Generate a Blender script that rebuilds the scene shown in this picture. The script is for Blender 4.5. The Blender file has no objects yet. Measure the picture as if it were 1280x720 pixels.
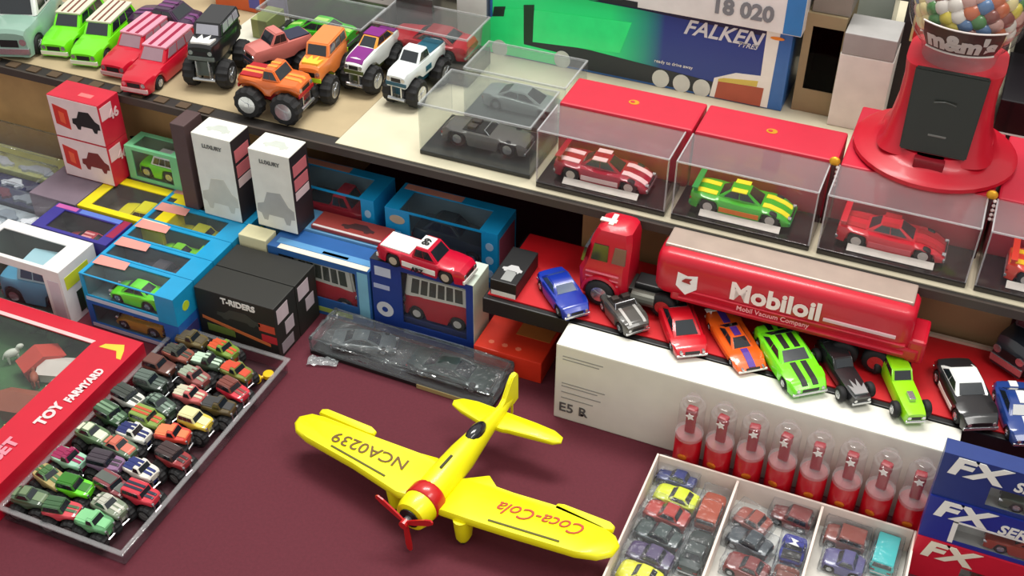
import bpy, bmesh, math, random
from mathutils import Vector, Matrix
random.seed(7)
PI = math.pi
col = bpy.context.scene.collection

# ------------------------------------------------------------------ camera
F = 1500.0; PITCH, YAW, ROLL = math.radians(38.3), math.radians(-22.5), math.radians(.55)
CAM = Vector((0, 0, 1.05))
cf = Vector((math.sin(YAW)*math.cos(PITCH), math.cos(YAW)*math.cos(PITCH), -math.sin(PITCH)))
r0 = Vector((math.cos(YAW), -math.sin(YAW), 0)); u0 = r0.cross(cf)
CR = r0*math.cos(ROLL)+u0*math.sin(ROLL); CU = CR.cross(cf)
def ray(px, py): return cf+CR*((px-640)/F)-CU*((py-360)/F)
def at(px, py, z=0.0):
    d = ray(px, py); return CAM+d*((z-CAM.z)/d.z)
def atY(px, py, y):
    d = ray(px, py); return CAM+d*(y/d.y)

# ------------------------------------------------------------------ materials
_m = {}
def lin(c): c /= 255.0; return c/12.92 if c <= .04045 else ((c+.055)/1.055)**2.4
def M(c, rough=.5, metal=0., coat=0., var=.06, scale=40., bump=0.):
    k = (tuple(c), rough, metal, coat, var, scale, bump)
    if k in _m: return _m[k]
    m = bpy.data.materials.new('surface_%d_%d_%d' % tuple(c)); m.use_nodes = True
    nt = m.node_tree; b = nt.nodes['Principled BSDF']
    tc = nt.nodes.new('ShaderNodeTexCoord'); n = nt.nodes.new('ShaderNodeTexNoise'); n.inputs['Scale'].default_value = scale
    n.inputs['Detail'].default_value = 3
    nt.links.new(tc.outputs['Object'], n.inputs['Vector'])
    rp = nt.nodes.new('ShaderNodeValToRGB'); L = [lin(v) for v in c]
    rp.color_ramp.elements[0].position = .3; rp.color_ramp.elements[1].position = .7
    rp.color_ramp.elements[0].color = (*[v*(1-var) for v in L], 1); rp.color_ramp.elements[1].color = (*[min(1, v*(1+var)) for v in L], 1)
    nt.links.new(n.outputs['Fac'], rp.inputs['Fac']); nt.links.new(rp.outputs['Color'], b.inputs['Base Color'])
    b.inputs['Roughness'].default_value = rough; b.inputs['Metallic'].default_value = metal
    b.inputs['Coat Weight'].default_value = coat; b.inputs['Coat Roughness'].default_value = .08
    if bump:
        bp = nt.nodes.new('ShaderNodeBump'); bp.inputs['Strength'].default_value = bump; bp.inputs['Distance'].default_value = .002
        nt.links.new(n.outputs['Fac'], bp.inputs['Height']); nt.links.new(bp.outputs['Normal'], b.inputs['Normal'])
    _m[k] = m; return m
def paint(c): return M(c, .28, 0, .6, .03)
def paper(c): return M(c, .55, 0, 0, .04)
def CLEAR(tint=(235, 238, 240), gloss=.10, haze=.04, wav=0., name='clear_plastic'):
    k = ('clear', tint, gloss, haze, wav)
    if k in _m: return _m[k]
    m = bpy.data.materials.new(name); m.use_nodes = True; nt = m.node_tree; nt.nodes.clear()
    o = nt.nodes.new('ShaderNodeOutputMaterial'); t = nt.nodes.new('ShaderNodeBsdfTransparent'); g = nt.nodes.new('ShaderNodeBsdfGlossy')
    d = nt.nodes.new('ShaderNodeBsdfDiffuse'); d.inputs['Color'].default_value = (.8, .82, .84, 1)
    t.inputs['Color'].default_value = (*[lin(v)**.3 for v in tint], 1); g.inputs['Roughness'].default_value = .12 if wav else .06
    fr = nt.nodes.new('ShaderNodeLayerWeight'); fr.inputs['Blend'].default_value = .5
    pw = nt.nodes.new('ShaderNodeMath'); pw.operation = 'POWER'; pw.inputs[1].default_value = 5.0; nt.links.new(fr.outputs['Facing'], pw.inputs[0])
    ad = nt.nodes.new('ShaderNodeMath'); ad.operation = 'MULTIPLY_ADD'; ad.inputs[1].default_value = .7; ad.inputs[2].default_value = gloss*.22; ad.use_clamp = True
    nt.links.new(pw.outputs[0], ad.inputs[0])
    m1 = nt.nodes.new('ShaderNodeMixShader'); m1.inputs[0].default_value = haze*.6
    nt.links.new(t.outputs[0], m1.inputs[1]); nt.links.new(d.outputs[0], m1.inputs[2])
    m2 = nt.nodes.new('ShaderNodeMixShader'); nt.links.new(ad.outputs[0], m2.inputs[0])
    nt.links.new(m1.outputs[0], m2.inputs[1]); nt.links.new(g.outputs[0], m2.inputs[2]); nt.links.new(m2.outputs[0], o.inputs[0])
    if wav:
        tc = nt.nodes.new('ShaderNodeTexCoord'); n = nt.nodes.new('ShaderNodeTexNoise'); n.inputs['Scale'].default_value = 45
        n.inputs['Detail'].default_value = 4; nt.links.new(tc.outputs['Object'], n.inputs['Vector'])
        bp = nt.nodes.new('ShaderNodeBump'); bp.inputs['Strength'].default_value = wav; bp.inputs['Distance'].default_value = .01
        nt.links.new(n.outputs['Fac'], bp.inputs['Height'])
        for s_ in (g, d): nt.links.new(bp.outputs['Normal'], s_.inputs['Normal'])
        nt.links.new(bp.outputs['Normal'], fr.inputs['Normal'])
    _m[k] = m; return m
ACR = CLEAR((248, 246, 246), .08, .025); WRAP = CLEAR((225, 230, 235), .10, .06, .9, 'crinkled_film'); PANE = CLEAR((240, 242, 244), .06, .03, .15, 'window_film')
RUB = M((22, 22, 24), .7, 0, 0, .1, 80); CHR = M((200, 202, 205), .22, .85, 0, .03); GLS = M((30, 36, 42), .12, 0, .8, .03)
WHT = paper((236, 236, 230)); BLK = M((20, 20, 22), .45, 0, 0, .08)

# ------------------------------------------------------------------ mesh helpers
def obj(name, bm, m, parent=None, smooth=None):
    bmesh.ops.recalc_face_normals(bm, faces=bm.faces[:])
    if smooth:
        for f in bm.faces: f.smooth = True
        for e in bm.edges:
            if len(e.link_faces) == 2 and e.calc_face_angle(0) > math.radians(smooth): e.smooth = False
    me = bpy.data.meshes.new(name); bm.to_mesh(me); bm.free(); me.materials.append(m)
    o = bpy.data.objects.new(name, me); col.objects.link(o); o.parent = parent; return o
def thing(name, label, cat, loc=(0, 0, 0), yaw=0, group=None, rot=None):
    o = bpy.data.objects.new(name, None); col.objects.link(o); o.empty_display_size = .02
    o.location = loc; o.rotation_euler = rot or (0, 0, yaw); o['label'] = label; o['category'] = cat
    if group: o['group'] = group
    return o
def tag(o, label, cat, group=None, kind=None):
    o['label'] = label; o['category'] = cat
    if group: o['group'] = group
    if kind: o['kind'] = kind
    return o
def struct(name, bm, m):
    o = obj(name, bm, m); o['kind'] = 'structure'; return o
def NB(): return bmesh.new()
def box(bm, x0, x1, y0, y1, z0, z1, bev=0, mat=None):
    r = bmesh.ops.create_cube(bm, size=1); vs = r['verts']
    for v in vs: v.co = Vector((x0+(v.co.x+.5)*(x1-x0), y0+(v.co.y+.5)*(y1-y0), z0+(v.co.z+.5)*(z1-z0)))
    if mat:
        for v in vs: v.co = mat @ v.co
    if bev:
        es = list({e for v in vs for e in v.link_edges})
        bmesh.ops.bevel(bm, geom=es, offset=bev, segments=2, affect='EDGES', profile=.6)
    return bm
def cyl(bm, c, r, h, axis='Z', seg=20, r2=None, bev=0):
    Mx = {'Z': Matrix(), 'Y': Matrix.Rotation(PI/2, 4, 'X'), 'X': Matrix.Rotation(PI/2, 4, 'Y')}[axis]
    res = bmesh.ops.create_cone(bm, cap_ends=True, segments=seg, radius1=r, radius2=r if r2 is None else r2, depth=h, matrix=Matrix.Translation(Vector(c)) @ Mx)
    if bev:
        es = [e for e in {e for v in res['verts'] for e in v.link_edges} if any(len(f.verts) > 4 for f in e.link_faces)]
        bmesh.ops.bevel(bm, geom=es, offset=bev, segments=2, affect='EDGES', profile=.5)
    return bm
def sph(bm, c, r, sx=1, sy=1, sz=1, u=16, v=10):
    bmesh.ops.create_uvsphere(bm, u_segments=u, v_segments=v, radius=r, matrix=Matrix.Translation(Vector(c)) @ Matrix.Diagonal((sx, sy, sz, 1))); return bm
def tube(bm, pts, r, seg=8):
    pts = [Vector(p) for p in pts]; rings = []
    for i, p in enumerate(pts):
        t = (pts[min(i+1, len(pts)-1)]-pts[max(i-1, 0)]).normalized()
        a = t.orthogonal().normalized(); b = t.cross(a)
        if rings:
            a = (ra - t*ra.dot(t)).normalized(); b = t.cross(a)
        ra = a
        rr = r[i] if isinstance(r, (list, tuple)) else r
        rings.append([bm.verts.new(p+a*(rr*math.cos(2*PI*k/seg))+b*(rr*math.sin(2*PI*k/seg))) for k in range(seg)])
    loftrings(bm, rings); return bm
def loftrings(bm, rings, cap=True):
    n = len(rings[0])
    for a, b in zip(rings, rings[1:]):
        for k in range(n): bm.faces.new((a[k], a[(k+1) % n], b[(k+1) % n], b[k]))
    if cap: bm.faces.new(rings[0][::-1]); bm.faces.new(rings[-1])
def lathe(bm, prof, c=(0, 0, 0), seg=28, cap=True):
    rings = [[bm.verts.new((c[0]+r*math.cos(2*PI*k/seg), c[1]+r*math.sin(2*PI*k/seg), c[2]+z)) for k in range(seg)] for r, z in prof]
    loftrings(bm, rings, cap); return bm
def slab(bm, fr, poly, t0, t1):
    """prism on a frame fr=(origin,U,V,N) from outline poly, between offsets t0 and t1 along N"""
    o, U, V, N = fr
    a = [bm.verts.new(o+U*p[0]+V*p[1]+N*t0) for p in poly]; b = [bm.verts.new(o+U*p[0]+V*p[1]+N*t1) for p in poly]
    loftrings(bm, [a, b]); return bm
def rect(a, b, c, d): return [(a, b), (c, b), (c, d), (a, d)]
def disc(u, v, r, n=20, e=1.): return [(u+r*math.cos(2*PI*k/n), v+r*e*math.sin(2*PI*k/n)) for k in range(n)]
def frames(w, d, h):
    """faces of a box standing centred on its base"""
    X, Y, Z = Vector((1, 0, 0)), Vector((0, 1, 0)), Vector((0, 0, 1))
    return {'front': (Vector((-w/2, -d/2, 0)), X, Z, -Y, w, h), 'back': (Vector((w/2, d/2, 0)), -X, Z, Y, w, h),
            'right': (Vector((w/2, -d/2, 0)), Y, Z, X, d, h), 'left': (Vector((-w/2, d/2, 0)), -Y, Z, -X, d, h),
            'top': (Vector((-w/2, -d/2, h)), X, Y, Z, w, d), 'bottom': (Vector((w/2, -d/2, 0)), -X, Y, -Z, w, d)}
def decal(root, fr, poly, m, name='printed_panel', lift=.0004, label=None):
    """poly in fractions of the face"""
    w, h = fr[4], fr[5]
    o = obj(name, slab(NB(), fr[:4], [(p[0]*w, p[1]*h) for p in poly], -.0001, lift), m, root)
    if label: o['label'] = label
    return o
def text(s, size, m, root, o, U, V, name='lettering', bold=.0, ext=.0003, shear=0, sx=1., bend=None):
    cu = bpy.data.curves.new('t', 'FONT'); cu.body = s; cu.size = size; cu.offset = bold*size; cu.extrude = ext; cu.shear = shear; cu.align_x = 'CENTER'; cu.align_y = 'CENTER'
    cu.resolution_u = 3
    t = bpy.data.objects.new('t', cu); col.objects.link(t); bpy.context.view_layer.update()
    me = bpy.data.meshes.new_from_object(t.evaluated_get(bpy.context.evaluated_depsgraph_get())); bpy.data.objects.remove(t); bpy.data.curves.remove(cu)
    U = Vector(U).normalized(); V = Vector(V).normalized(); N = U.cross(V)
    for v in me.vertices:
        if bend: v.co = bend(v.co.x*sx, v.co.y, v.co.z)
        else: v.co = Vector(o)+U*(v.co.x*sx)+V*v.co.y+N*(v.co.z+ext)
    me.name = name; me.materials.clear(); me.materials.append(m)
    ob = bpy.data.objects.new(name, me); col.objects.link(ob); ob.parent = root; return ob
def ftext(root, fr, s, u, v, size, m, **k):
    w, h = fr[4], fr[5]
    return text(s, size, m, root, fr[0]+fr[1]*(u*w)+fr[2]*(v*h)+fr[3]*.0004, fr[1], fr[2], **k)
CARSIL = [(0, .25), (.02, .5), (.2, .58), (.32, .95), (.68, 1), (.86, .6), (1, .5), (1, .22), (.9, .2), (.85, 0), (.75, 0), (.7, .2), (.3, .2), (.25, 0), (.15, 0), (.1, .2)]
def silh(u0, v0, u1, v1, flip=False):
    return [((u1+(u0-u1)*x) if flip else (u0+(u1-u0)*x), v0+(v1-v0)*y) for x, y in CARSIL]

def carton(name, label, cat, x0, x1, y0, y1, z0, z1, m, yaw=0, group=None, body='box_body', bev=.0012):
    w, d, h = x1-x0, y1-y0, z1-z0
    r = thing(name, label, cat, ((x0+x1)/2, (y0+y1)/2, z0), yaw, group)
    obj(body, box(NB(), -w/2, w/2, -d/2, d/2, 0, h, bev), m, r)
    return r, frames(w, d, h)
def winbox(name, label, x0, x1, y0, y1, z0, z1, m, holes, inner=None, yaw=0, group=None, cat='toy box', film=None, t=.0016, E_=.0002):
    """open-windowed carton: holes = {'top':(u0,v0,u1,v1),...} in fractions"""
    w, d, h = x1-x0, y1-y0, z1-z0
    r = thing(name, label, cat, ((x0+x1)/2, (y0+y1)/2, z0), yaw, group)
    fs = frames(w, d, h); bm = NB(); fm = NB()
    for k, fr in fs.items():
        a, b = fr[4], fr[5]
        if k in holes:
            u0, v0, u1, v1 = holes[k]; u0 *= a; u1 *= a; v0 *= b; v1 *= b
            for q in ((0, 0, a, v0), (0, v1, a, b), (0, v0, u0, v1), (u1, v0, a, v1)):
                if q[2]-q[0] > 1e-5 and q[3]-q[1] > 1e-5: slab(bm, fr[:4], rect(max(q[0], E_), max(q[1], E_), min(q[2], a-E_), min(q[3], b-E_)), -t, 0)
            slab(fm, fr[:4], rect(max(0, u0-.001), max(0, v0-.001), min(a, u1+.001), min(b, v1+.001)), -t-.0006, -t-.0001)
        else: slab(bm, fr[:4], rect(E_, E_, a-E_, b-E_), -t, 0)
    obj('card_shell', bm, m, r); obj('window_film', fm, film or PANE, r)
    if inner:
        im = NB(); g = t+.0004
        box(im, -w/2+g, w/2-g, -d/2+g, d/2-g, g, g+.001); box(im, -w/2+g, w/2-g, d/2-g-.001, d/2-g, g+.001, h-g-.0015); box(im, -w/2+g, -w/2+g+.001, -d/2+g, d/2-g-.001, g+.001, h-g-.0015)
        obj('inner_tray', im, inner, r)
    return r, fs

# ------------------------------------------------------------------ vehicles
def interp(P, u):
    if u <= P[0][0]: return P[0][1]
    for (a, b), (c, d) in zip(P, P[1:]):
        if u <= c: return b+(d-b)*(u-a)/(c-a)
    return P[-1][1]
_wc = {}
def wheel_mesh(r, w, big):
    k = (round(r, 5), round(w, 5), big)
    if k in _wc: return _wc[k]
    bm = NB()
    seg = 22 if not big else 26
    pr = [(r*.55, -w/2), (r*.86, -w/2), (r, -w*.3), (r, w*.3), (r*.86, w/2), (r*.55, w/2)]
    rings = []
    for j, (rr, y) in enumerate(pr):
        rings.append([bm.verts.new((rr*(1-(.07 if big and i % 2 and j in (1, 2, 3, 4) else 0))*math.cos(2*PI*i/seg), y, rr*(1-(.07 if big and i % 2 and j in (1, 2, 3, 4) else 0))*math.sin(2*PI*i/seg))) for i in range(seg)])
    loftrings(bm, rings)
    for f in bm.faces: f.smooth = not big
    bmesh.ops.recalc_face_normals(bm, faces=bm.faces[:])
    a = bpy.data.meshes.new('wheel'); bm.to_mesh(a); bm.free()
    bm = NB()
    cyl(bm, (0, 0, 0), r*.56, w*1.02, 'Y', 16)
    for s in (-1, 1):
        for i in range(5):
            an = 2*PI*i/5
            box(bm, r*.1, r*.52, s*w*.51-.0004, s*w*.51+.0004, -r*.06, r*.06, 0, Matrix.Rotation(an, 4, 'Y'))
        cyl(bm, (0, s*w*.52, 0), r*.15, w*.12, 'Y', 10)
    bmesh.ops.recalc_face_normals(bm, faces=bm.faces[:])
    b = bpy.data.meshes.new('hub'); bm.to_mesh(b); bm.free()
    _wc[k] = (a, b); return _wc[k]
def add_wheel(root, x, y, r, w, rub=RUB, hub=CHR, big=False, hubs=True, z=None):
    a, b = wheel_mesh(r, w, big)
    o = bpy.data.objects.new('wheel', a); col.objects.link(o); o.parent = root; o.location = (x, y, r if z is None else z)
    if not a.materials: a.materials.append(rub)
    if hubs:
        h = bpy.data.objects.new('hub', b); col.objects.link(h); h.parent = o
        if not b.materials: b.materials.append(CHR)
        if hub is not CHR:
            h.data = b.copy(); h.data.materials.clear(); h.data.materials.append(hub)
    return o

ST = {
 'muscle': dict(p=[(-1, .5), (-.93, .66), (-.5, .68), (.2, .66), (.85, .56), (1, .38)], b=(-.72, .32), r=(-.42, .02), cw=.84, rw=.66, wx=.62),
 'sedan':  dict(p=[(-1, .48), (-.95, .6), (-.5, .62), (.3, .6), (.9, .52), (1, .4)], b=(-.62, .36), r=(-.42, .08), cw=.86, rw=.7, wx=.6),
 'wagon':  dict(p=[(-1, .5), (-.97, .58), (.3, .58), (.92, .5), (1, .42)], b=(-.96, .34), r=(-.86, .12), cw=.9, rw=.76, wx=.6),
 'suv':    dict(p=[(-1, .5), (-.98, .6), (.4, .6), (.94, .57), (1, .48)], b=(-.97, .42), r=(-.92, .28), cw=.93, rw=.84, wx=.62),
 'van':    dict(p=[(-1, .45), (-.98, .55), (.9, .55), (1, .4)], b=(-.98, .96), r=(-.93, .86), cw=.97, rw=.84, wx=.6),
 'pickup': dict(p=[(-1, .5), (-.98, .58), (.3, .58), (.9, .55), (1, .42)], b=(-.18, .42), r=(-.1, .2), cw=.9, rw=.76, wx=.6, bed=(-.92, -.24)),
 'race':   dict(p=[(-1, .62), (-.8, .64), (-.4, .6), (.1, .55), (.55, .56), (.8, .42), (1, .2)], b=(-.5, .42), r=(-.22, .08), cw=.66, rw=.42, wx=.62, wing=1),
 'super':  dict(p=[(-1, .6), (-.85, .66), (-.4, .66), (.1, .58), (.6, .5), (.85, .4), (1, .22)], b=(-.66, .55), r=(-.3, .08), cw=.8, rw=.58, wx=.62),
 'open':   dict(p=[(-1, .55), (-.9, .72), (-.5, .74), (.3, .74), (.88, .64), (1, .5)], b=None, cock=(-.5, .15), wx=.6, cw=.8),
 'rod':    dict(p=[(-1, .6), (-.9, .8), (-.35, .82), (-.3, .6), (.5, .56), (1, .5)], b=(-.85, .05), r=(-.7, -.12), cw=.95, rw=.85, wx=.66, bw=.6),
}
def vehicle(name, label, cat, loc, yaw, L, W, H, style, pm, roof=None, wr=None, ww=None, lift=None, group=None, hub=CHR,
            big=False, mini=False, stripe=None, stripes=((-.16, -.05), (.05, .16)), trim=None, lamps=True, scoop=None, glass=GLS, side=None, flame=None, tilt=0, rooftop=None, roofstripe=None):
    S = ST[style]; root = thing(name, label, cat, loc, yaw, group, rot=(0, tilt, yaw))
    wr = wr or H*.26; ww = ww or W*.17
    z0 = lift if lift is not None else wr*.45
    hb = H-z0 if not big else H-z0
    xs = [-S['wx']*L/2, S['wx']*L/2]; bw = W*S.get('bw', 1.)*(.78 if big else 1)
    n = 21 if mini else 41; bm = NB(); rings = []; zsl = []
    cr = .035*hb
    for i in range(n):
        u = -1+2*i/(n-1); x = u*L/2; zs = z0+interp(S['p'], u)*hb; w = bw/2*(1-.16*abs(u)**7)*(.86+.14*math.cos(u*1.2)+.02)
        zb = z0
        for xw in xs:
            d = abs(x-xw); R = wr*1.18
            if d < R and S.get('bw', 1) == 1: zb = max(zb, wr+math.sqrt(R*R-d*d))
        zb = min(zb, zs-.12*hb); half = [(0, z0+.0006), (w*.66, z0+.0006), (w*.68, zb), (w*.96, zb), (w, zb+.35*(zs-zb)), (w*.985, zb+.75*(zs-zb)), (w*.9, zs), (w*.5, zs+cr), (0, zs+cr*1.3)]
        ring = half+[(-a, b) for a, b in half[-2:0:-1]]
        rings.append([bm.verts.new((x, a, b)) for a, b in ring])
    loftrings(bm, rings)
    obj('body', bm, pm, root, 32)
    def zt(u, yy=0):
        return z0+interp(S['p'], u)*hb+cr*(1.3-.6*abs(yy)*2)
    rm = roof or pm
    if S.get('b'):
        b0, b1 = S['b']; q0, q1 = S['r']; zb0 = z0+interp(S['p'], b0)*hb-.01*hb; zb1 = z0+interp(S['p'], b1)*hb-.01*hb; zt_ = z0+hb
        cw, rw = bw/2*S['cw'], bw/2*S['rw']
        P = [Vector((b0*L/2, -cw, zb0)), Vector((b1*L/2, -cw*.96, zb1)), Vector((b1*L/2, cw*.96, zb1)), Vector((b0*L/2, cw, zb0)),
             Vector((q0*L/2, -rw, zt_)), Vector((q1*L/2, -rw, zt_)), Vector((q1*L/2, rw, zt_)), Vector((q0*L/2, rw, zt_))]
        bm = NB(); V = [bm.verts.new(p) for p in P]
        for f in ((3, 2, 1, 0), (4, 5, 6, 7), (0, 1, 5, 4), (1, 2, 6, 5), (2, 3, 7, 6), (3, 0, 4, 7)): bm.faces.new([V[i] for i in f])
        bmesh.ops.bevel(bm, geom=bm.edges[:], offset=.035*hb, segments=2, affect='EDGES')
        obj('cabin', bm, rm, root, 40)
        def pane(i, j, k, l, a0, a1, c0, c1, nm):
            A, B, C, D = P[i], P[j], P[k], P[l]
            N = (B-A).cross(D-A).normalized()
            pt = lambda s, t: (A*(1-s)+B*s)*(1-t)+(D*(1-s)+C*s)*t
            bm = NB(); q = [pt(a0, c0), pt(a1, c0), pt(a1, c1), pt(a0, c1)]
            lo = [bm.verts.new(p-N*.0006) for p in q]; hi = [bm.verts.new(p+N*.0005) for p in q]; loftrings(bm, [lo, hi])
            return bm if nm is None else obj(nm, bm, glass, root)
        pane(1, 2, 6, 5, .1, .9, .14, .88, 'windshield'); pane(3, 0, 4, 7, .1, .9, .2, .86, 'rear_window')
        k = 2 if style not in ('van', 'suv', 'wagon') else (3 if style != 'van' else 6)
        for sd in ((0, 1, 5, 4), (2, 3, 7, 6)):
            for j in range(k):
                g = .03; lo = .1+.8*j/k+g*(j > 0)*.5; hi = .1+.8*(j+1)/k-g*(j < k-1)*.5
                if mini and j > 0 and k == 2: continue
                if mini and k == 2: lo, hi = .12, .88
                pane(*sd, lo, hi, .22, .86, 'side_window')
    if S.get('cock'):
        c0, c1 = S['cock']; bm = NB(); zz = zt(0)
        box(bm, c0*L/2, c1*L/2, -bw*.36, bw*.36, zz-.1*hb, zz+.02*hb, .02*hb); obj('cockpit', bm, M((28, 24, 24), .8), root)
        for s in (-1, 1):
            bm = NB(); box(bm, (c0+.1)*L/2, (c0+.3)*L/2, s*bw*.18-bw*.12, s*bw*.18+bw*.12, zz, zz+.2*hb, .03*hb); obj('seat', bm, M((60, 50, 46), .7), root)
        bm = NB(); a = c1*L/2; zz -= .02*hb
        tube(bm, [(a, -bw*.38, zz), (a-.12*L/2, -bw*.34, z0+hb), (a-.12*L/2, bw*.34, z0+hb), (a, bw*.38, zz)], .035*hb, 6); obj('windshield_frame', bm, CHR, root)
    if S.get('bed'):
        a, b = S['bed']; bm = NB(); zz = zt(-.6)
        box(bm, a*L/2, b*L/2, -bw*.38, bw*.38, zz-.05*hb, zz+.012*hb); obj('cargo_bed', bm, trim or M((35, 33, 34), .7), root)
    if S.get('wing'):
        bm = NB(); box(bm, -.98*L/2, -.86*L/2, -bw*.46, bw*.46, z0+.92*hb, z0+.98*hb, .01*hb)
        for s in (-1, 1): box(bm, -.96*L/2, -.88*L/2, s*bw*.3-.0008, s*bw*.3+.0008, z0+.6*hb, z0+.93*hb)
        obj('rear_wing', bm, trim or pm, root)
    rubm = RUB
    out = (.06*W if big else -.0008)
    for x in xs:
        for s in (-1, 1): add_wheel(root, x, s*(W/2-ww/2+out), wr, ww, rubm, hub, big, hubs=True)
    if big:
        bm = NB()
        for x in xs: cyl(bm, (x, 0, wr), wr*.14, W*.8, 'Y', 8); cyl(bm, (x, 0, wr), wr*.3, W*.16, 'Y', 10)
        obj('axle', bm, M((90, 92, 95), .4, .5), root)
        bm = NB(); box(bm, -L*.42, L*.42, -bw*.2, bw*.2, wr*.95, z0+.002, .001)
        for x in xs:
            for s in (-1, 1): cyl(bm, (x*.86, s*W*.26, (wr+z0)/2+.002), wr*.1, max(z0-wr, .003), 'Z', 8)
        obj('chassis', bm, trim or BLK, root)
        bm = NB()
        for s in (-1, 1): box(bm, L*.42, L*.5, s*bw*.2-.001, s*bw*.2+.001, wr*.8, z0+.002)
        cyl(bm, (L*.5, 0, wr*.9), wr*.12, bw*.7, 'Y', 8); obj('front_bar', bm, CHR, root)
    if lamps:
        for s in (-1, 1):
            bm = NB(); cyl(bm, (L*.488, s*bw*.3, z0+.33*hb), .07*hb+.0004, .004, 'X', 10); obj('headlight', bm, CHR, root)
        if not mini:
            bm = NB(); box(bm, L*.488, L*.51, -bw*.42, bw*.42, z0+.06*hb, z0+.2*hb, .0006); obj('front_bumper', bm, trim or CHR, root)
            bm = NB(); box(bm, -L*.51, -L*.485, -bw*.42, bw*.42, z0+.1*hb, z0+.24*hb, .0006); obj('rear_bumper', bm, trim or CHR, root)
            bm = NB(); box(bm, L*.49, L*.502, -bw*.2, bw*.2, z0+.22*hb, z0+.38*hb); obj('grille', bm, BLK, root)
            for s in (-1, 1):
                bm = NB(); box(bm, -L*.505, -L*.48, s*bw*.32-bw*.08, s*bw*.32+bw*.08, z0+.34*hb, z0+.44*hb); obj('tail_lamp', bm, M((150, 20, 20), .3), root)
    if stripe:
        for (a, b) in stripes:
            bm = NB(); R = []
            c0, c1 = (S['b'] if S.get('b') else S.get('cock'))
            for (s0, s1) in ((-.97, c0), (c1, .95)):
                R = []
                for i in range(9):
                    u = s0+(s1-s0)*i/8; x = u*L/2
                    R.append([bm.verts.new((x, a*bw, zt(u, a)-.0006)), bm.verts.new((x, b*bw, zt(u, b)-.0006)), bm.verts.new((x, b*bw, zt(u, b)+.0007)), bm.verts.new((x, a*bw, zt(u, a)+.0007))])
                loftrings(bm, R)
            if S.get('r'): box(bm, S['r'][0]*L/2, S['r'][1]*L/2, a*bw, b*bw, z0+hb-.0004, z0+hb+.0006)
            obj('stripe', bm, stripe, root)
    if scoop:
        bm = NB(); box(bm, .42*L/2, .66*L/2, -bw*.13, bw*.13, zt(.5)-.04*hb, zt(.5)+.16*hb, .02*hb); obj('hood_scoop', bm, scoop, root)
    if side:
        for s in (-1, 1):
            bm = NB(); box(bm, xs[0]+wr*1.3, xs[1]-wr*1.3, s*bw*.485-.0012, s*bw*.485+.0012, z0+.12*hb, z0+.34*hb, .0005); obj('side_panel', bm, side, root)
    if rooftop:
        bm = NB(); q0, q1 = S['r']; rw = bw/2*S['rw']; box(bm, q0*L/2-.002, q1*L/2+.002, -rw-.0005, rw+.0005, z0+hb-.0018, z0+hb+.0012, .0008); obj('roof_panel', bm, rooftop, root)
        if roofstripe:
            for a, b in stripes: bm = NB(); box(bm, q0*L/2, q1*L/2, a*bw, b*bw, z0+hb+.0005, z0+hb+.0018); obj('roof_stripe', bm, roofstripe, root)
    if flame:
        bm = NB(); zz = zt(.6)
        slab(bm, (Vector((0, 0, 0)), Vector((1, 0, 0)), Vector((0, 1, 0)), Vector((0, 0, 1))), [(.46*L, -.3*bw), (.46*L, .3*bw), (.3*L, .36*bw), (.36*L, .18*bw), (.22*L, .14*bw), (.34*L, 0), (.22*L, -.14*bw), (.36*L, -.18*bw), (.3*L, -.36*bw)], zt(.4)-.05*hb, max(zt(.4), zt(.9))+.0008)
        obj('hood_flames', bm, flame, root)
    if not big and not mini:
        bm = NB()
        for x in xs: cyl(bm, (x, 0, wr), wr*.14, W*.8, 'Y', 6)
        box(bm, -L*.4, L*.4, -bw*.24, bw*.24, max(z0*.75, .001), z0+.001); obj('underbody', bm, BLK, root)
    return root
def place(f, r, z, H):
    a = at(*f, z+H*.45); b = at(*r, z+H*.45); d = a-b
    return ((a.x+b.x)/2, (a.y+b.y)/2, z), math.atan2(d.y, d.x), math.hypot(d.x, d.y)
def car(label, f, r, z, W, H, style, pm, cat='toy car', name='toy_car', L=None, **k):
    loc, yaw, l = place(f, r, z, H)
    return vehicle(name, label, cat, loc, yaw, L or l, W, H, style, pm, **k)

exec_parts = []
# ================================================================== SETTING
def sbox(name, a, m): return struct(name, box(NB(), *a), m)
sbox('floor', (-5, 4, -1, 6, -.8, -.75), M((58, 54, 54), .6, 0, 0, .2, 3))
sbox('wall_back', (-5, 4, 5.6, 5.7, -.75, 2.3), M((70, 66, 66), .8, 0, 0, .15, 2))
sbox('wall_left', (-5, -4.9, -1, 5.6, -.75, 2.3), M((150, 146, 140), .8))
sbox('wall_right', (3.9, 4, -1, 5.6, -.75, 2.3), M((150, 146, 140), .8))
# sales table
t = thing('display_table', 'long sales table under a dark maroon cloth, carrying every toy', 'table', (0, 0, -.75))
obj('tablecloth', box(NB(), -1.95, 1.0, .25, 2.3, .738, .75, .004), M((93, 29, 43), .85, 0, 0, .07, 260, .15), t)
obj('table_board', box(NB(), -1.94, .99, .26, 2.29, .71, .7375), M((120, 96, 70), .6), t)
for x in (-1.85, .9):
    for y in (.35, 2.2): obj('leg', cyl(NB(), (x, y, .355), .02, .71, 'Z', 12), M((80, 80, 84), .4, .6), t)

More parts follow.
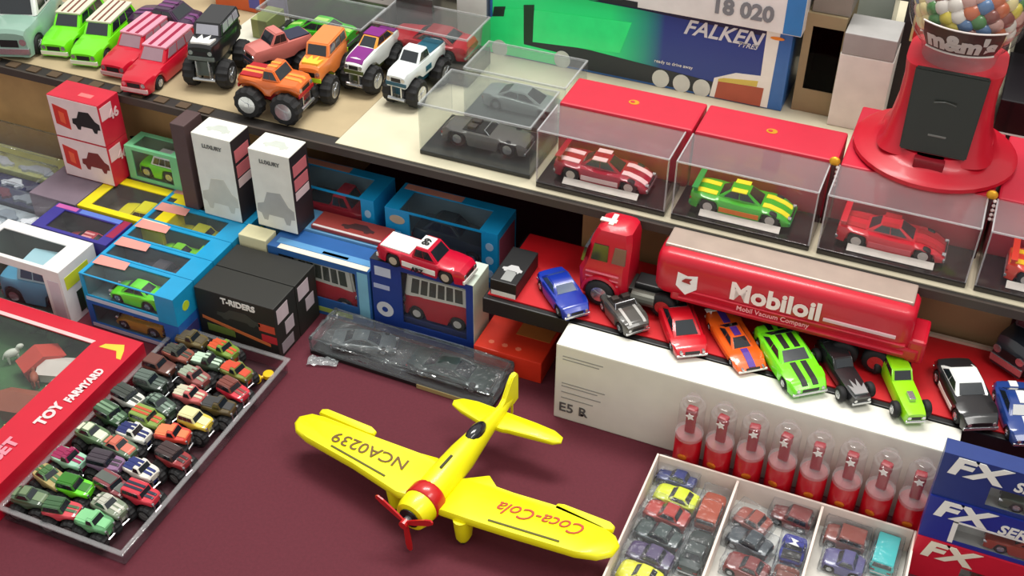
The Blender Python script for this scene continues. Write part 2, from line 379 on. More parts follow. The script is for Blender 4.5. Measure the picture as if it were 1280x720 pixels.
# raised shelf at the back
SZ, SY = .215, 1.160
t = thing('raised_shelf', 'cream topped raised shelf with a dark front edge at the back of the table', 'shelf', (0, 0, .197))
obj('shelf_board', box(NB(), -1.8, .5, SY+.004, 1.92, .0085, .0165, .001), M((40, 36, 33), .6), t)
obj('shelf_paper', box(NB(), -.74, .5, SY+.010, 1.92, .0166, .018), M((206, 198, 172), .75, 0, 0, .1, 12), t)['label'] = 'cream paper covering on the right'
obj('shelf_paper', box(NB(), -1.8, -.7405, SY+.024, 1.92, .0166, .018), M((176, 158, 124), .8, 0, 0, .08, 20), t)['label'] = 'tan cardboard covering on the left'
obj('front_edge', box(NB(), -1.8, .5, SY, SY+.0038, .0065, .0178), M((66, 58, 52), .5), t)
bm = NB()
for i in range(12): box(bm, -1.36+i*.037, -1.342+i*.037, SY+.006, SY+.02, .0167, .0186)
obj('tape_strip', bm, M((84, 66, 46), .7), t)
TAN = M((188, 148, 98), .8, 0, 0, .1, 25); TAN2 = M((160, 124, 80), .8, 0, 0, .1, 25)
def handlebox(name, label, x0, x1, y0, y1, z0, z1, m, holes=()):
    r, fs = carton(name, label, 'cardboard box', x0, x1, y0, y1, z0, z1, m)
    for h in holes: decal(r, fs['front'], disc(h[0], h[1], h[2], 14, h[3]), M((50, 36, 24), .9), 'hand_hole')
    return r, fs
handlebox('cardboard_carton', 'long tan cardboard carton with dark hand holes holding up the shelf at far left', -1.79, -.845, 1.205, 1.6, .0005, .2050, TAN, ((.73, .55, .02, 1.1), (.80, .5, .025, 1.), (.93, .6, .016, 2.)))
handlebox('cardboard_carton', 'tan carton under the shelf behind the red truck cab', -.405, -.24, 1.215, 1.5, .0005, .2050, TAN2)
handlebox('cardboard_carton', 'brown carton under the shelf to the right of the tanker trailer', -.06, .126, 1.215, 1.5, .0005, .2050, M((170, 134, 96), .8, 0, 0, .06, 20))

# lower tier with red mat
t = thing('low_riser', 'low black riser covered with a red mat, in front of the shelf', 'riser', (0, 0, 0))
obj('riser_board', box(NB(), -.478, .5, 1.058, 1.206, .095, .118, .0015), BLK, t)
obj('red_mat', box(NB(), -.474, .5, 1.066, 1.205, .1182, .12), M((196, 16, 26), .55, 0, .1, .05, 60), t)
for x in (-.37, .05, .45): obj('support_block', box(NB(), x-.012, x+.012, 1.12, 1.2, 0, .0948), BLK, t)
obj('edge_strip', box(NB(), .015, .115, 1.2, 1.205, .1202, .124), M((210, 190, 170), .5), t)
TZ = .12

# ================================================================== WHITE BOX, TUBES, CASES ON RISER
r, fs = carton('white_box', 'long plain white carton standing on edge behind the red tubes', 'box', -.362, .098, 1.012, 1.055, 0, .119, M((226, 224, 212), .55, 0, 0, .03), bev=.002)
DK = M((90, 90, 88), .6)
for i, (v, l) in enumerate(((.86, .11), (.82, .1), (.5, .12), (.46, .1), (.38, .11), (.3, .09))):
    decal(r, fs['front'], rect(.02, v, .02+l, v+.012), M((150, 150, 144), .6), 'printed_line')
ftext(r, fs['front'], 'E5 R', .055, .17, .02, DK, bold=.01); decal(r, fs['front'], disc(.08, .13, .006, 10, 3), BLK, 'printed_mark')
RTUBE = M((176, 8, 26), .3, 0, .4, .04)
for i in range(8):
    x = -.186+i*.0362; y = .9872
    d = ('leftmost of the eight red tubes with clear caps', 'second red clear topped tube from the left of the row', 'third red clear topped tube from the left of the row',
         'fourth red clear topped tube from the left of the row', 'fifth red clear topped tube from the left of the row', 'third red clear topped tube from the blue boxes',
         'second red clear topped tube from the blue boxes', 'rightmost red clear topped tube, beside the stack of blue boxes')[i]
    t = thing('clear_topped_tube', d, 'tube', (x, y, 0), random.uniform(-.3, .3), 'red and clear tubes')
    obj('tube_base', lathe(NB(), [(.014, 0), (.0158, .001), (.0158, .061), (.0145, .063)]), RTUBE, t, 40)
    obj('clear_cap', lathe(NB(), [(.0152, .0635), (.0152, .106), (.0148, .1085), (.012, .109), (.012, .112), (.0085, .1125), (.0085, .1195), (.007, .12)], cap=True), CLEAR((246, 240, 240), .14, .10), t, 40)
    obj('cap_ring', lathe(NB(), [(.0162, .061), (.0166, .0625), (.0166, .065), (.0162, .0665)]), CLEAR((240, 225, 225), .2, .3), t, 40)
    q = obj('miniature_figure', box(box(NB(), -.006, .006, -.0035, .0035, 0.0637, .089, .003), -.0065, .0065, -.005, .005, .089, .1035, .003), M((150, 16, 34), .4), t)
    obj('painted_glint', slab(NB(), (Vector((0, -.0056, .094)), Vector((1, 0, 0)), Vector((0, 0, 1)), Vector((0, -1, 0))), [((.0055 if k % 2 else .0028)*math.cos(k*PI/5), (.0055 if k % 2 else .0028)*math.sin(k*PI/5)) for k in range(10)], 0, .0008), M((240, 236, 232), .4), t)  # white star paints the glint on the clear cap
    obj('gold_badge', slab(NB(), (Vector((0, -.0157, .038)), Vector((1, 0, 0)), Vector((0, 0, 1)), Vector((0, -1, 0))), disc(0, 0, .0055, 14, .7), -.0005, .0006), M((214, 120, 30), .3, .6), t)

# red and orange flat box in the dark gap
r, fs = carton('orange_red_box', 'flat orange red carton lying in the gap left of the white box', 'box', -.492, -.398, 1.06, 1.135, 0, .034, M((222, 50, 24), .5, 0, .1))
for i in range(3): decal(r, fs['top'], disc(.2+i*.2, .2, .045, 6, 1.1), M((240, 120, 90), .5), 'printed_star')
decal(r, fs['top'], rect(.45, .55, .95, .9), M((196, 110, 50), .5), 'printed_panel')

# ---- stack of three boxes at the right
NAVY = M((28, 52, 118), .4, 0, .1); BLUE = M((28, 46, 140), .4, 0, .1); REDC = M((206, 26, 52), .45, 0, .1)
for i, (m, s, sfx, lb) in enumerate(((REDC, 'FX', '', 'red car box with cream FX lettering, bottom of the stack of three at right'), (BLUE, 'FX', 'SERIES', 'royal blue car box with FX SERIES lettering, middle of the stack of three at right'), (NAVY, 'FX', 'SERIES', 'dark navy car box on top of the stack of three at right'))):
    z0 = i*.0612; y0 = .938+i*.002
    r, fs = winbox('windowed_box', lb, .0785, .25, y0, y0+.022, z0, z0+.061, m, {'front': (.2 if i == 1 else .3, .08, .97, .52)}, M((190, 190, 184), .6), group='boxes of the FX stack', cat='box')
    lm = M((240, 236, 214), .5) if i == 0 else WHT
    ftext(r, fs['front'], s, .19, .76, .031, lm, bold=.045, sx=1.4, shear=.2); 
    if sfx: ftext(r, fs['front'], sfx, .56, .68, .018, lm, bold=.03, shear=.2)
    if i == 1:
        for q in (rect(.17, .04, .2, .56), rect(.17, .53, .97, .57)): decal(r, fs['front'], q, WHT, 'window_border')
    L2 = ((150, 60, 40), (160, 60, 40), (70, 84, 70))[i]
    vehicle('boxed_car', ('brick coloured car inside the red box at the bottom of the right stack', 'brick red car behind the window of the royal blue box', 'grey green car behind the window of the top navy box')[i], 'toy car', (.185, y0+.011, z0+.003), PI, .085, .0165, .026, 'sedan', paint(L2), mini=True)

# ---- car tray (white card, three compartments)
t = thing('card_tray', 'white card tray with three compartments of wrapped toy cars, bottom right', 'tray', (0, 0, 0))
TR = M((232, 216, 206), .6)
bm = NB(); box(bm, -.214, .076, .60, .966, .0005, .002); obj('tray_floor', bm, M((222, 220, 212), .6), t)
for nm, a in (('tray_wall', (-.216, -.2135, .60, .968, .0005, .036)), ('tray_wall', (.0765, .079, .60, .968, .0005, .036)), ('tray_wall', (-.213, .076, .9655, .968, .0005, .036)), ('tray_wall', (-.213, .076, .597, .5995, .0005, .036)),
              ('divider', (-.1205, -.1175, .60, .965, .0022, .034)), ('divider', (-.024, -.021, .60, .965, .0022, .034))):
    obj(nm, box(NB(), *a, .0006), TR, t)
# wrapped cars: front px, rear px, style, colour, label
CT = [((822, 588), (872, 606), 'sedan', (44, 56, 130), 'dark blue toy car in a clear bag, top left corner of the card tray'),
      ((818, 612), (874, 634), 'muscle', (222, 232, 30), 'bright yellow toy car with black mark in the left compartment'),
      ((806, 632), (862, 655), 'sedan', (176, 40, 26), 'brick red toy car under the yellow one in the left compartment'),
      ((794, 656), (852, 682), 'sedan', (44, 62, 60), 'dark green grey toy car in the left compartment, between red and purple'),
      ((784, 684), (842, 708), 'sedan', (70, 52, 96), 'dark purple toy car in the left compartment'),
      ((772, 708), (828, 732), 'muscle', (230, 228, 40), 'yellow toy car cut off by the bottom edge of the picture'),
      ((897, 618), (879, 662), 'suv', (170, 72, 44), 'orange brown toy car standing lengthways in the left compartment'),
      ((882, 664), (858, 716), 'sedan', (54, 64, 62), 'charcoal toy car with white strip, lengthways in the left compartment'),
      ((920, 640), (962, 664), 'sedan', (150, 70, 56), 'brownish red toy car at the back left of the middle compartment'),
      ((910, 664), (964, 692), 'sedan', (46, 58, 66), 'dark slate toy car in the middle compartment'),
      ((906, 698), (962, 722), 'muscle', (120, 36, 34), 'dark red toy car at the front of the middle compartment'),
      ((965, 636), (1016, 656), 'wagon', (124, 46, 44), 'maroon toy car at the back right of the middle compartment'),
      ((996, 670), (986, 706), 'pickup', (30, 44, 140), 'royal blue toy car with white bolt in the middle compartment'),
      ((986, 708), (976, 740), 'sedan', (116, 60, 48), 'brown toy car below the royal blue one'),
      ((1030, 664), (1084, 682), 'suv', (136, 62, 50), 'reddish brown toy car at the back of the right compartment'),
      ((1028, 694), (1082, 712), 'sedan', (84, 80, 130), 'greyish purple toy car in the right compartment'),
      ((1112, 672), (1100, 716), 'van', (60, 190, 190), 'turquoise toy car at the right end of the card tray')]
bagbm = lambda L, W, H: None
for i, (f, r_, st, c, lb) in enumerate(CT):
    H = .021; z = .0025
    loc, yaw, L = place(f, r_, z, H); W = .027
    v = vehicle('wrapped_car', lb, 'toy car', loc, yaw, L*.93, W, H, st, paint(c), group=None)
    bm = NB(); box(bm, -L*.53, L*.53, -W*.6, W*.6, .0002, H*1.14, .003); bmesh.ops.subdivide_edges(bm, edges=bm.edges[:], cuts=2, use_grid_fill=True)
    for q in bm.verts: q.co += Vector((random.uniform(-1, 1), random.uniform(-1, 1), random.uniform(-1, .4)))*.0008
    obj('clear_bag', bm, WRAP, v, 60)
    if i in (7, 12):
        bm = NB(); slab(bm, (Vector((0, 0, H*.62 if i == 7 else H*1.02)), Vector((1, 0, 0)), Vector((0, 1, 0)), Vector((0, 0, 1))), [(-L*.42, -W*.4), (-L*.36, -W*.4), (-L*.36, W*.4), (-L*.42, W*.4)] if i == 7 else [(-.004, -.006), (.001, -.001), (.004, -.004), (.006, .005), (.0, .001), (-.003, .006)], 0, .0006); obj('white_mark', bm, WHT, v)

# ================================================================== AEROPLANE
YEL = M((246, 238, 10), .4, 0, .2, .02, 20); ORG = M((120, 70, 10), .5); REDP = M((196, 26, 26), .3, 0, .3)
def pl(px, py, z=.05): return at(px, py, z)
nose = at(520, 636, .05); tail = at(640, 503, .05)
t = thing('toy_aeroplane', 'bright yellow model aeroplane with red propeller standing on the maroon cloth', 'model aeroplane', ((nose.x+tail.x)/2, (nose.y+tail.y)/2, 0))
O = t.location.copy()
def wing(name, pts, z, th, m=YEL, up=0):
    P = [at(px, py, z)-O for px, py in pts]; bm = NB()
    c = sum(P, Vector())/len(P)
    rings = []
    for zz, s in ((-th/2, .965), (-th/5, .995), (th/5, .995), (th/2, .95)):
        rings.append([bm.verts.new(Vector((c.x+(p.x-c.x)*s, c.y+(p.y-c.y)*s, z+zz+up*(abs(p.x)) ))) for p in P])
    loftrings(bm, rings); return obj(name, bm, m, t, 50)
wing('wing', [(525, 628), (498, 621), (440, 583), (380, 549), (369, 539), (368, 530), (374, 522), (388, 519), (404, 523), (470, 549), (530, 571), (552, 577), (575, 600)], .046, .010)
wing('wing', [(545, 640), (580, 652), (640, 671), (720, 695), (748, 699), (766, 695), (775, 684), (770, 672), (755, 662), (700, 636), (640, 618), (618, 610), (609, 596), (575, 600)], .046, .010)
wing('aileron', [(399, 517), (402, 513), (409, 513), (466, 536), (471, 541), (468, 545), (460, 543)], .048, .006)
wing('aileron', [(692, 636), (696, 631), (704, 632), (764, 655), (769, 660), (767, 665), (757, 664)], .048, .006)
wing('tailplane', [(627, 539), (600, 530), (574, 514), (565, 506), (567, 501), (577, 499), (596, 503), (634, 517), (642, 520), (672, 531), (696, 541), (704, 548), (702, 554), (692, 555), (665, 548), (634, 540)], .050, .006)
# fuselage loft along nose-tail axis
ax = (tail-nose).normalized(); sd = Vector((-ax.y, ax.x, 0)); LN = (tail-nose).length
bm = NB(); rings = []
for s, w, h, z in ((.06, .0165, .0165, .049), (.12, .0178, .018, .050), (.25, .0185, .020, .0505), (.45, .0165, .0195, .052), (.6, .0128, .0165, .054), (.75, .009, .0125, .055), (.9, .0055, .009, .056), (1.0, .003, .006, .057)):
    c = nose+ax*(s*LN)-O; rings.append([bm.verts.new((c.x+sd.x*w*math.cos(k*PI/9), c.y+sd.y*w*math.cos(k*PI/9), z+h*math.sin(k*PI/9))) for k in range(18)])
loftrings(bm, rings); obj('fuselage', bm, YEL, t, 50)
bm = NB(); rings = []
for s, w in ((-.06, .0145), (-.055, .018), (-.02, .0205), (.045, .0210)):
    c = nose+ax*(s*LN)-O; rings.append([bm.verts.new((c.x+sd.x*w*math.cos(k*PI/12), c.y+sd.y*w*math.cos(k*PI/12), .047+w*math.sin(k*PI/12))) for k in range(24)])
loftrings(bm, rings); obj('engine_cowl', bm, YEL, t, 50)
bm = NB(); rings = []
for s, w in ((.045, .0212), (.05, .0222), (.12, .0222), (.14, .0205)):
    c = nose+ax*(s*LN)-O; rings.append([bm.verts.new((c.x+sd.x*w*math.cos(k*PI/12), c.y+sd.y*w*math.cos(k*PI/12), .0475+w*math.sin(k*PI/12))) for k in range(24)])
loftrings(bm, rings); obj('cowl_ring', bm, REDP, t, 50)
bm = NB(); c = nose-ax*(.0125)-O
fr = (Vector((c.x, c.y, .047)), sd, Vector((0, 0, 1)), -ax)
slab(bm, fr, disc(0, 0, .0125, 20), 0, .0012); obj('cowl_opening', bm, BLK, t)
bm = NB(); slab(bm, fr, disc(0, 0, .0045, 14), .001, .006); obj('engine_hub', bm, M((150, 150, 150), .3, .5), t)
for k, a in enumerate((math.radians(265), math.radians(28), math.radians(148))):
    d = Vector((math.cos(a), math.sin(a))); e = Vector((-d.y, d.x)); bm = NB()
    poly = [d*.002+e*.002, d*.012+e*.0035, d*.034+e*.0042, d*.042+e*.0028, d*.0435, d*.042-e*.0028, d*.034-e*.0038, d*.012-e*.003, d*.002-e*.002]
    slab(bm, fr, [(p.x, p.y) for p in poly], .0062+.0002*k, .0082+.0002*k); obj('propeller_blade', bm, REDP, t)
bm = NB(); slab(bm, fr, disc(0, 0, .005, 12), .006, .013); obj('spinner', bm, REDP, t)
# fin
c0 = tail-O; bm = NB(); fr2 = (Vector((c0.x, c0.y, .05)), ax, Vector((0, 0, 1)), sd)
slab(bm, fr2, [(-.045, .006), (-.018, .018), (-.008, .038), (-.002, .044), (.005, .045), (.010, .040), (.011, .0), (.0, -.002)], -.003, .003); bmesh.ops.bevel(bm, geom=bm.edges[:], offset=.0014, segments=2, affect='EDGES'); obj('tail_fin', bm, YEL, t)
# canopy, slit, belly line
c = nose+ax*(.60*LN)-O; bm = NB(); sph(bm, (0, 0, 0), .011, 1.75, .8, .75)
Mx = Matrix.Translation((c.x, c.y, .0665)) @ Matrix.Rotation(math.atan2(ax.y, ax.x), 4, 'Z')
bm.transform(Mx); obj('cockpit_canopy', bm, M((34, 34, 40), .15, 0, .5), t, 60)
c = nose+ax*(.30*LN)-O; bm = NB(); box(bm, -.011, .011, -.0014, .0014, 0, .0016); bm.transform(Matrix.Translation((c.x, c.y, .0705)) @ Matrix.Rotation(math.atan2(ax.y, ax.x), 4, 'Z')); obj('top_slit', bm, M((50, 46, 16), .6), t)
def bar(a, b, w, z, m, nm):
    A, B = at(*a, z)-O, at(*b, z)-O; d = (B-A).normalized(); n = Vector((-d.y, d.x, 0))
    bm = NB(); slab(bm, (A, d, n, Vector((0, 0, 1))), rect(0, -w/2, (B-A).length, w/2), -.0004, .0007); return obj(nm, bm, m, t)
bar((414, 557), (481, 595), .0022, .0513, M((90, 84, 20), .6), 'wing_slot'); bar((610, 650), (699, 677), .0022, .0513, M((90, 84, 20), .6), 'wing_slot')
for s, q in ((1, (580, 668)), (-1, (508, 640))):
    g = at(*q, .012)-O
    if s < 0: g = (at(580, 668, .012)-O); g = g - sd*2*(g-(nose-O)).dot(sd); g.z = 0
    bm = NB(); rings = []
    for z, rr, rx in ((.005, .0055, 1.3), (.012, .0085, 1.3), (.03, .0098, 1.35), (.043, .0105, 1.4)):
        rings.append([bm.verts.new((g.x+sd.x*rr*math.cos(k*PI/8)+ax.x*rr*rx*math.sin(k*PI/8), g.y+sd.y*rr*math.cos(k*PI/8)+ax.y*rr*rx*math.sin(k*PI/8), z)) for k in range(16)])
    loftrings(bm, rings); leg = obj('landing_gear', bm, YEL, t, 50)
    bm = NB(); cyl(bm, (0, 0, 0), .0075, .006, 'Y', 18); bm.transform(Matrix.Translation((g.x, g.y, .0077)) @ Matrix.Rotation(math.atan2(ax.y, ax.x), 4, 'Z')); obj('wheel', bm, RUB, t)
bm = NB(); cyl(bm, (0, 0, 0), .004, .004, 'Y', 12); bm.transform(Matrix.Translation((c0.x, c0.y, .0042)) @ Matrix.Rotation(math.atan2(ax.y, ax.x), 4, 'Z')); obj('tail_wheel', bm, RUB, t)
bm = NB(); box(bm, -.0012, .0012, -.0012, .0012, .005, .053); bm.transform(Matrix.Translation((c0.x, c0.y, 0))); obj('tail_strut', bm, YEL, t)
def wtext(s, a, b, h, z, m, **k):
    A, B = at(*a, z)-O, at(*b, z)-O; d = (B-A).normalized()
    return text(s, h, m, t, (A+B)/2, d, Vector((-d.y, d.x, 0)), **k)
wtext('NCA0239', (507, 581), (419, 545), .0225, .0514, M((110, 76, 20), .5), bold=.004, sx=1.08)
wtext('Coca-Cola', (729, 663), (628, 634), .0235, .0514, M((190, 60, 20), .5), bold=.0, shear=.45, sx=.98)
# ================================================================== CARS ON THE RED MAT
Z = TZ+.0002
r, fs = carton('display_sleeve', 'black card sleeve with silver picture at the left end of the red mat', 'package', -.472, -.437, 1.068, 1.142, Z, Z+.022, BLK)
decal(r, fs['top'], silh(.15, .3, .9, .5), M((190, 190, 190), .4), 'printed_picture'); decal(r, fs['top'], rect(.35, .06, .75, .33), M((150, 152, 150), .4), 'printed_panel')
decal(r, fs['front'], rect(.05, 0, .98, .3), M((220, 220, 214), .5), 'white_edge')
car('royal blue coupe beside the black sleeve on the red mat', (722, 390), (686, 340), Z, .040, .027, 'muscle', paint((24, 52, 160)), glass=M((60, 80, 110), .15, 0, .6))
car('small open roadster, silver and black, next to the royal blue coupe', (798, 410), (762, 366), Z, .038, .026, 'open', paint((74, 72, 68)), trim=CHR, stripe=M((190, 190, 186), .3, .4), stripes=((-.3, -.2), (.2, .3)))
car('red sports car with black windows between the roadster and the orange racer', (866, 440), (838, 372), Z, .044, .024, 'super', paint((196, 18, 34)))
v = car('flat orange racing car with purple roof stripe on the red mat', (942, 460), (898, 390), Z, .042, .018, 'race', paint((236, 96, 26)), stripe=M((84, 50, 150), .4), stripes=((-.1, .1),), trim=WHT)
car('lime green muscle car with black racing stripes, centre of the red mat', (1014, 486), (962, 408), Z, .05, .028, 'muscle', paint((120, 240, 30)), stripe=BLK, stripes=((-.2, -.06), (.06, .2)))
car('black and silver hot rod just right of the striped lime green car', (1078, 500), (1030, 428), Z, .044, .026, 'rod', paint((34, 34, 36)), flame=M((180, 186, 186), .3, .5), wr=.009)
car('lime green hot rod with exposed chrome engine right of the black hot rod', (1146, 522), (1108, 440), Z, .044, .03, 'rod', paint((150, 226, 20)), scoop=CHR, wr=.0095)
car('black and white police style muscle car on the red mat', (1228, 530), (1188, 452), Z, .046, .032, 'muscle', paint((30, 30, 32)), roof=paint((236, 238, 234)), side=WHT)
car('blue racing car with white marks at the right end of the red mat', (1290, 552), (1262, 480), Z, .044, .026, 'muscle', paint((34, 62, 130)), stripe=WHT, stripes=((-.1, .1),))
car('dark blue black toy truck behind the police car, cut by the right edge', (1262, 440), (1330, 400), Z, .05, .075, 'pickup', paint((36, 40, 48)), name='toy_truck', cat='toy truck', wr=.014)
# red pickup with white livery on the bus box is added with the boxes

# tanker lorry
TRD = M((192, 12, 40), .38, 0, .2, .03)
y0, y1, xa, xb = 1.103, 1.157, -.274, .022
t = thing('tanker_lorry', 'red toy tanker lorry with white Mobiloil lettering on its long trailer', 'toy lorry', (-.15, 1.12, Z))
o = t.location.copy()
def L3(x, y, z): return Vector((x, y, z))-o
bm = NB(); rings = []
for x, s in ((xa, .80), (xa+.004, .93), (xa+.012, 1), (xb-.012, 1), (xb-.004, .93), (xb, .8)):
    cy, cz, hw, hh = (y0+y1)/2, .1875, (y1-y0)/2, .0305
    rings.append([bm.verts.new(L3(x, cy+s*hw*math.copysign(abs(math.cos(a))**.38, math.cos(a)), cz+s*hh*math.copysign(abs(math.sin(a))**.5, math.sin(a)))) for a in [2*PI*k/28 for k in range(28)]])
loftrings(bm, rings); obj('tank', bm, TRD, t, 45)
obj('tank_skirt', box(NB(), *[q for q in (xa+.02-o.x, xb+.012-o.x, y0+.002-o.y, y1-.002-o.y, .153-o.z, .168-o.z)], .003), TRD, t)
obj('top_walkway', box(NB(), xa+.004-o.x, xb-.006-o.x, 1.121-o.y, 1.1575-o.y, .210-o.z, .2205-o.z, .002), M((178, 160, 148), .4, .3), t)
for z in (.172, .160): obj('side_rail', box(NB(), xa+.03-o.x, xb-.004-o.x, y0-.0012-o.y, y0+.004-o.y, z-o.z, z+.0022-o.z, .0005), M((222, 60, 80), .25, .2), t)
obj('rear_bumper', box(NB(), xb-.002-o.x, xb+.018-o.x, y0+.004-o.y, y1-.004-o.y, .148-o.z, .18-o.z, .004), TRD, t)
obj('white_line', box(NB(), -.075-o.x, .006-o.x, y0-.002-o.y, y0+.004-o.y, .1805-o.z, .1845-o.z, .0005), M((226, 190, 196), .4), t)
fr = (L3(-.165, y0-.0012, .1895), Vector((1, 0, 0)), Vector((0, .12, 1)).normalized(), Vector((0, -1, .12)).normalized())
text('Mobiloil', .031, M((238, 220, 214), .4), t, fr[0]+Vector((.034, 0, 0)), fr[1], fr[2], bold=.035, sx=1.05)
text('Mobil Vacuum Company', .0085, M((232, 160, 164), .4), t, fr[0]+Vector((.034, -.001, -.021)), fr[1], fr[2], bold=.01)
bm = NB(); slab(bm, (L3(-.235, y0-.0008, .183), *fr[1:]), [(-.012, .014), (0, .011), (.012, .014), (.0125, -.004), (0, -.014), (-.0125, -.004)], -.002, .001); obj('shield_emblem', bm, M((236, 232, 230), .4), t)
bm = NB(); slab(bm, (L3(-.235, y0-.0018, .187), *fr[1:]), [(-.006, 0), (-.002, .004), (.006, .005), (.003, .001), (.005, -.002), (-.004, -.001)], 0, .0008); obj('emblem_mark', bm, M((150, 30, 34), .4), t)
for x in (-.008, -.045):
    for yy in (y0+.008, y1-.008):
        a, b = wheel_mesh(.0165, .012, False); q = bpy.data.objects.new('wheel', a); col.objects.link(q); q.parent = t; q.location = L3(x, yy, Z+.0166)
        if not a.materials: a.materials.append(RUB)
        h = bpy.data.objects.new('hub', b); col.objects.link(h); h.parent = q
        if not b.materials: b.materials.append(M((190, 60, 60), .3, .3))
obj('trailer_frame', box(NB(), xa-.028-o.x, xb-o.x, 1.118-o.y, 1.142-o.y, .142-o.z, .154-o.z, .002), BLK, t)
obj('chassis', box(NB(), -.34-o.x, -.245-o.x, 1.115-o.y, 1.147-o.y, Z+.012-o.z, .146-o.z, .002), M((52, 54, 50), .5), t)
obj('fuel_tank', cyl(NB(), L3(-.287, 1.109, Z+.02), .009, .03, 'X', 14, bev=.001), M((96, 96, 88), .4, .4), t)
for x in (-.262,):
    for yy in (1.110, 1.150):
        q = add_wheel(t, x-o.x, yy-o.y, .0165, .012, z=Z+.0166-o.z)
# cab
bm = NB(); cx0, cx1, cy0, cy1 = -.362, -.308, 1.104, 1.157
rings = []
for z, a, b, c, d in ((Z+.012, -.368, cx1, cy0-.001, cy1+.001), (.165, -.370, cx1, cy0-.002, cy1+.002), (.175, -.366, cx1, cy0, cy1), (.212, -.357, cx1+.001, cy0+.003, cy1-.003), (.224, -.352, cx1-.001, cy0+.006, cy1-.006), (.229, -.345, cx1-.007, cy0+.012, cy1-.012)):
    g = .006
    rings.append([bm.verts.new(L3(*p, z)) for p in ((a+g, c), (b-g, c), (b, c+g), (b, d-g), (b-g, d), (a+g, d), (a, d-g), (a, c+g))])
loftrings(bm, rings); cab = obj('cab', bm, TRD, t, 35)
q = add_wheel(t, -.340-o.x, cy0-.002-o.y, .0185, .012, z=Z+.0186-o.z); q = add_wheel(t, -.340-o.x, cy1-.008-o.y, .0185, .012, z=Z+.0186-o.z)
bm = NB(); rings = []
for yy, s in ((cy0-.006, 1), (cy0+.006, 1)):
    rings.append([bm.verts.new(L3(-.340+R*math.cos(a), yy, Z+.0186+R*math.sin(a))) for R, aa in ((.0245, [PI*k/12 for k in range(13)]), (.0208, [PI-PI*k/12 for k in range(13)])) for a in aa])
loftrings(bm, rings); obj('wheel_arch', bm, TRD, t, 40)
for sx0, sx1 in ((-.355, -.334), (-.329, -.312)):
    bm = NB(); slab(bm, (L3(0, cy0+.0006, .184), Vector((1, 0, 0)), Vector((0, .08, 1)).normalized(), Vector((0, -1, .08)).normalized()), [(sx0, 0), (sx1, 0), (sx1, .0225), (sx0+.003, .0225)], -.002, .0012)
    ow = obj('side_window', bm, GLS if sx0 < -.34 else M((120, 84, 80), .2), t)
bm = NB(); slab(bm, (L3(-.3625, 1.121, .192), Vector((0, -1, 0)), Vector((.2, 0, 1)).normalized(), Vector((-1, 0, .2)).normalized()), rect(-.022, -.01, .022, .011), -.002, .0015); obj('windshield', bm, GLS, t)
for z in (.152, .159, .166): obj('side_moulding', box(NB(), -.360-o.x, -.318-o.x, cy0-.0036-o.y, cy0+.002-o.y, z-o.z, z+.0018-o.z, .0004), M((226, 120, 136), .3, .3), t)
bm = NB(); box(bm, -.352-o.x, -.332-o.x, 1.122-o.y, 1.129-o.y, .2288-o.z, .2302-o.z); box(bm, -.340-o.x, -.334-o.x, 1.117-o.y, 1.14-o.y, .2288-o.z, .2306-o.z); obj('roof_emblem', bm, M((238, 226, 214), .4), t)

# ================================================================== CASES ON THE RAISED SHELF
REDB = M((188, 18, 48), .5, 0, .08, .03); GOLD = M((222, 160, 40), .35, .5)
SW = SZ+.0003
cs = [(-.457, 'first'), (-.281, 'second'), (-.104, 'third'), (.073, 'fourth')]
cdesc = [('dark red racing car with white marks inside the leftmost red backed case', (150, 20, 44), 'race'), ('green, yellow and orange racing car inside the second red backed case', (60, 170, 40), 'race'),
         ('bright red long nosed racing car inside the third red backed case', (196, 24, 44), 'race'), ('red and yellow racing car in the case at the right edge', (214, 60, 40), 'race')]
bd = ['red carton behind the leftmost clear case, with a gold badge on top', 'red carton between the leftmost one and the sweet dispenser, gold badge on top', 'red carton under the sweet dispenser at the back of the third case', 'red carton behind the clear case at the right edge']
cd_ = ['leftmost of the clear cases standing before red cartons on the shelf edge', 'clear case with the green and yellow car on the shelf edge', 'clear case in front of the sweet dispenser on the shelf edge', 'clear case cut off by the right edge of the picture']
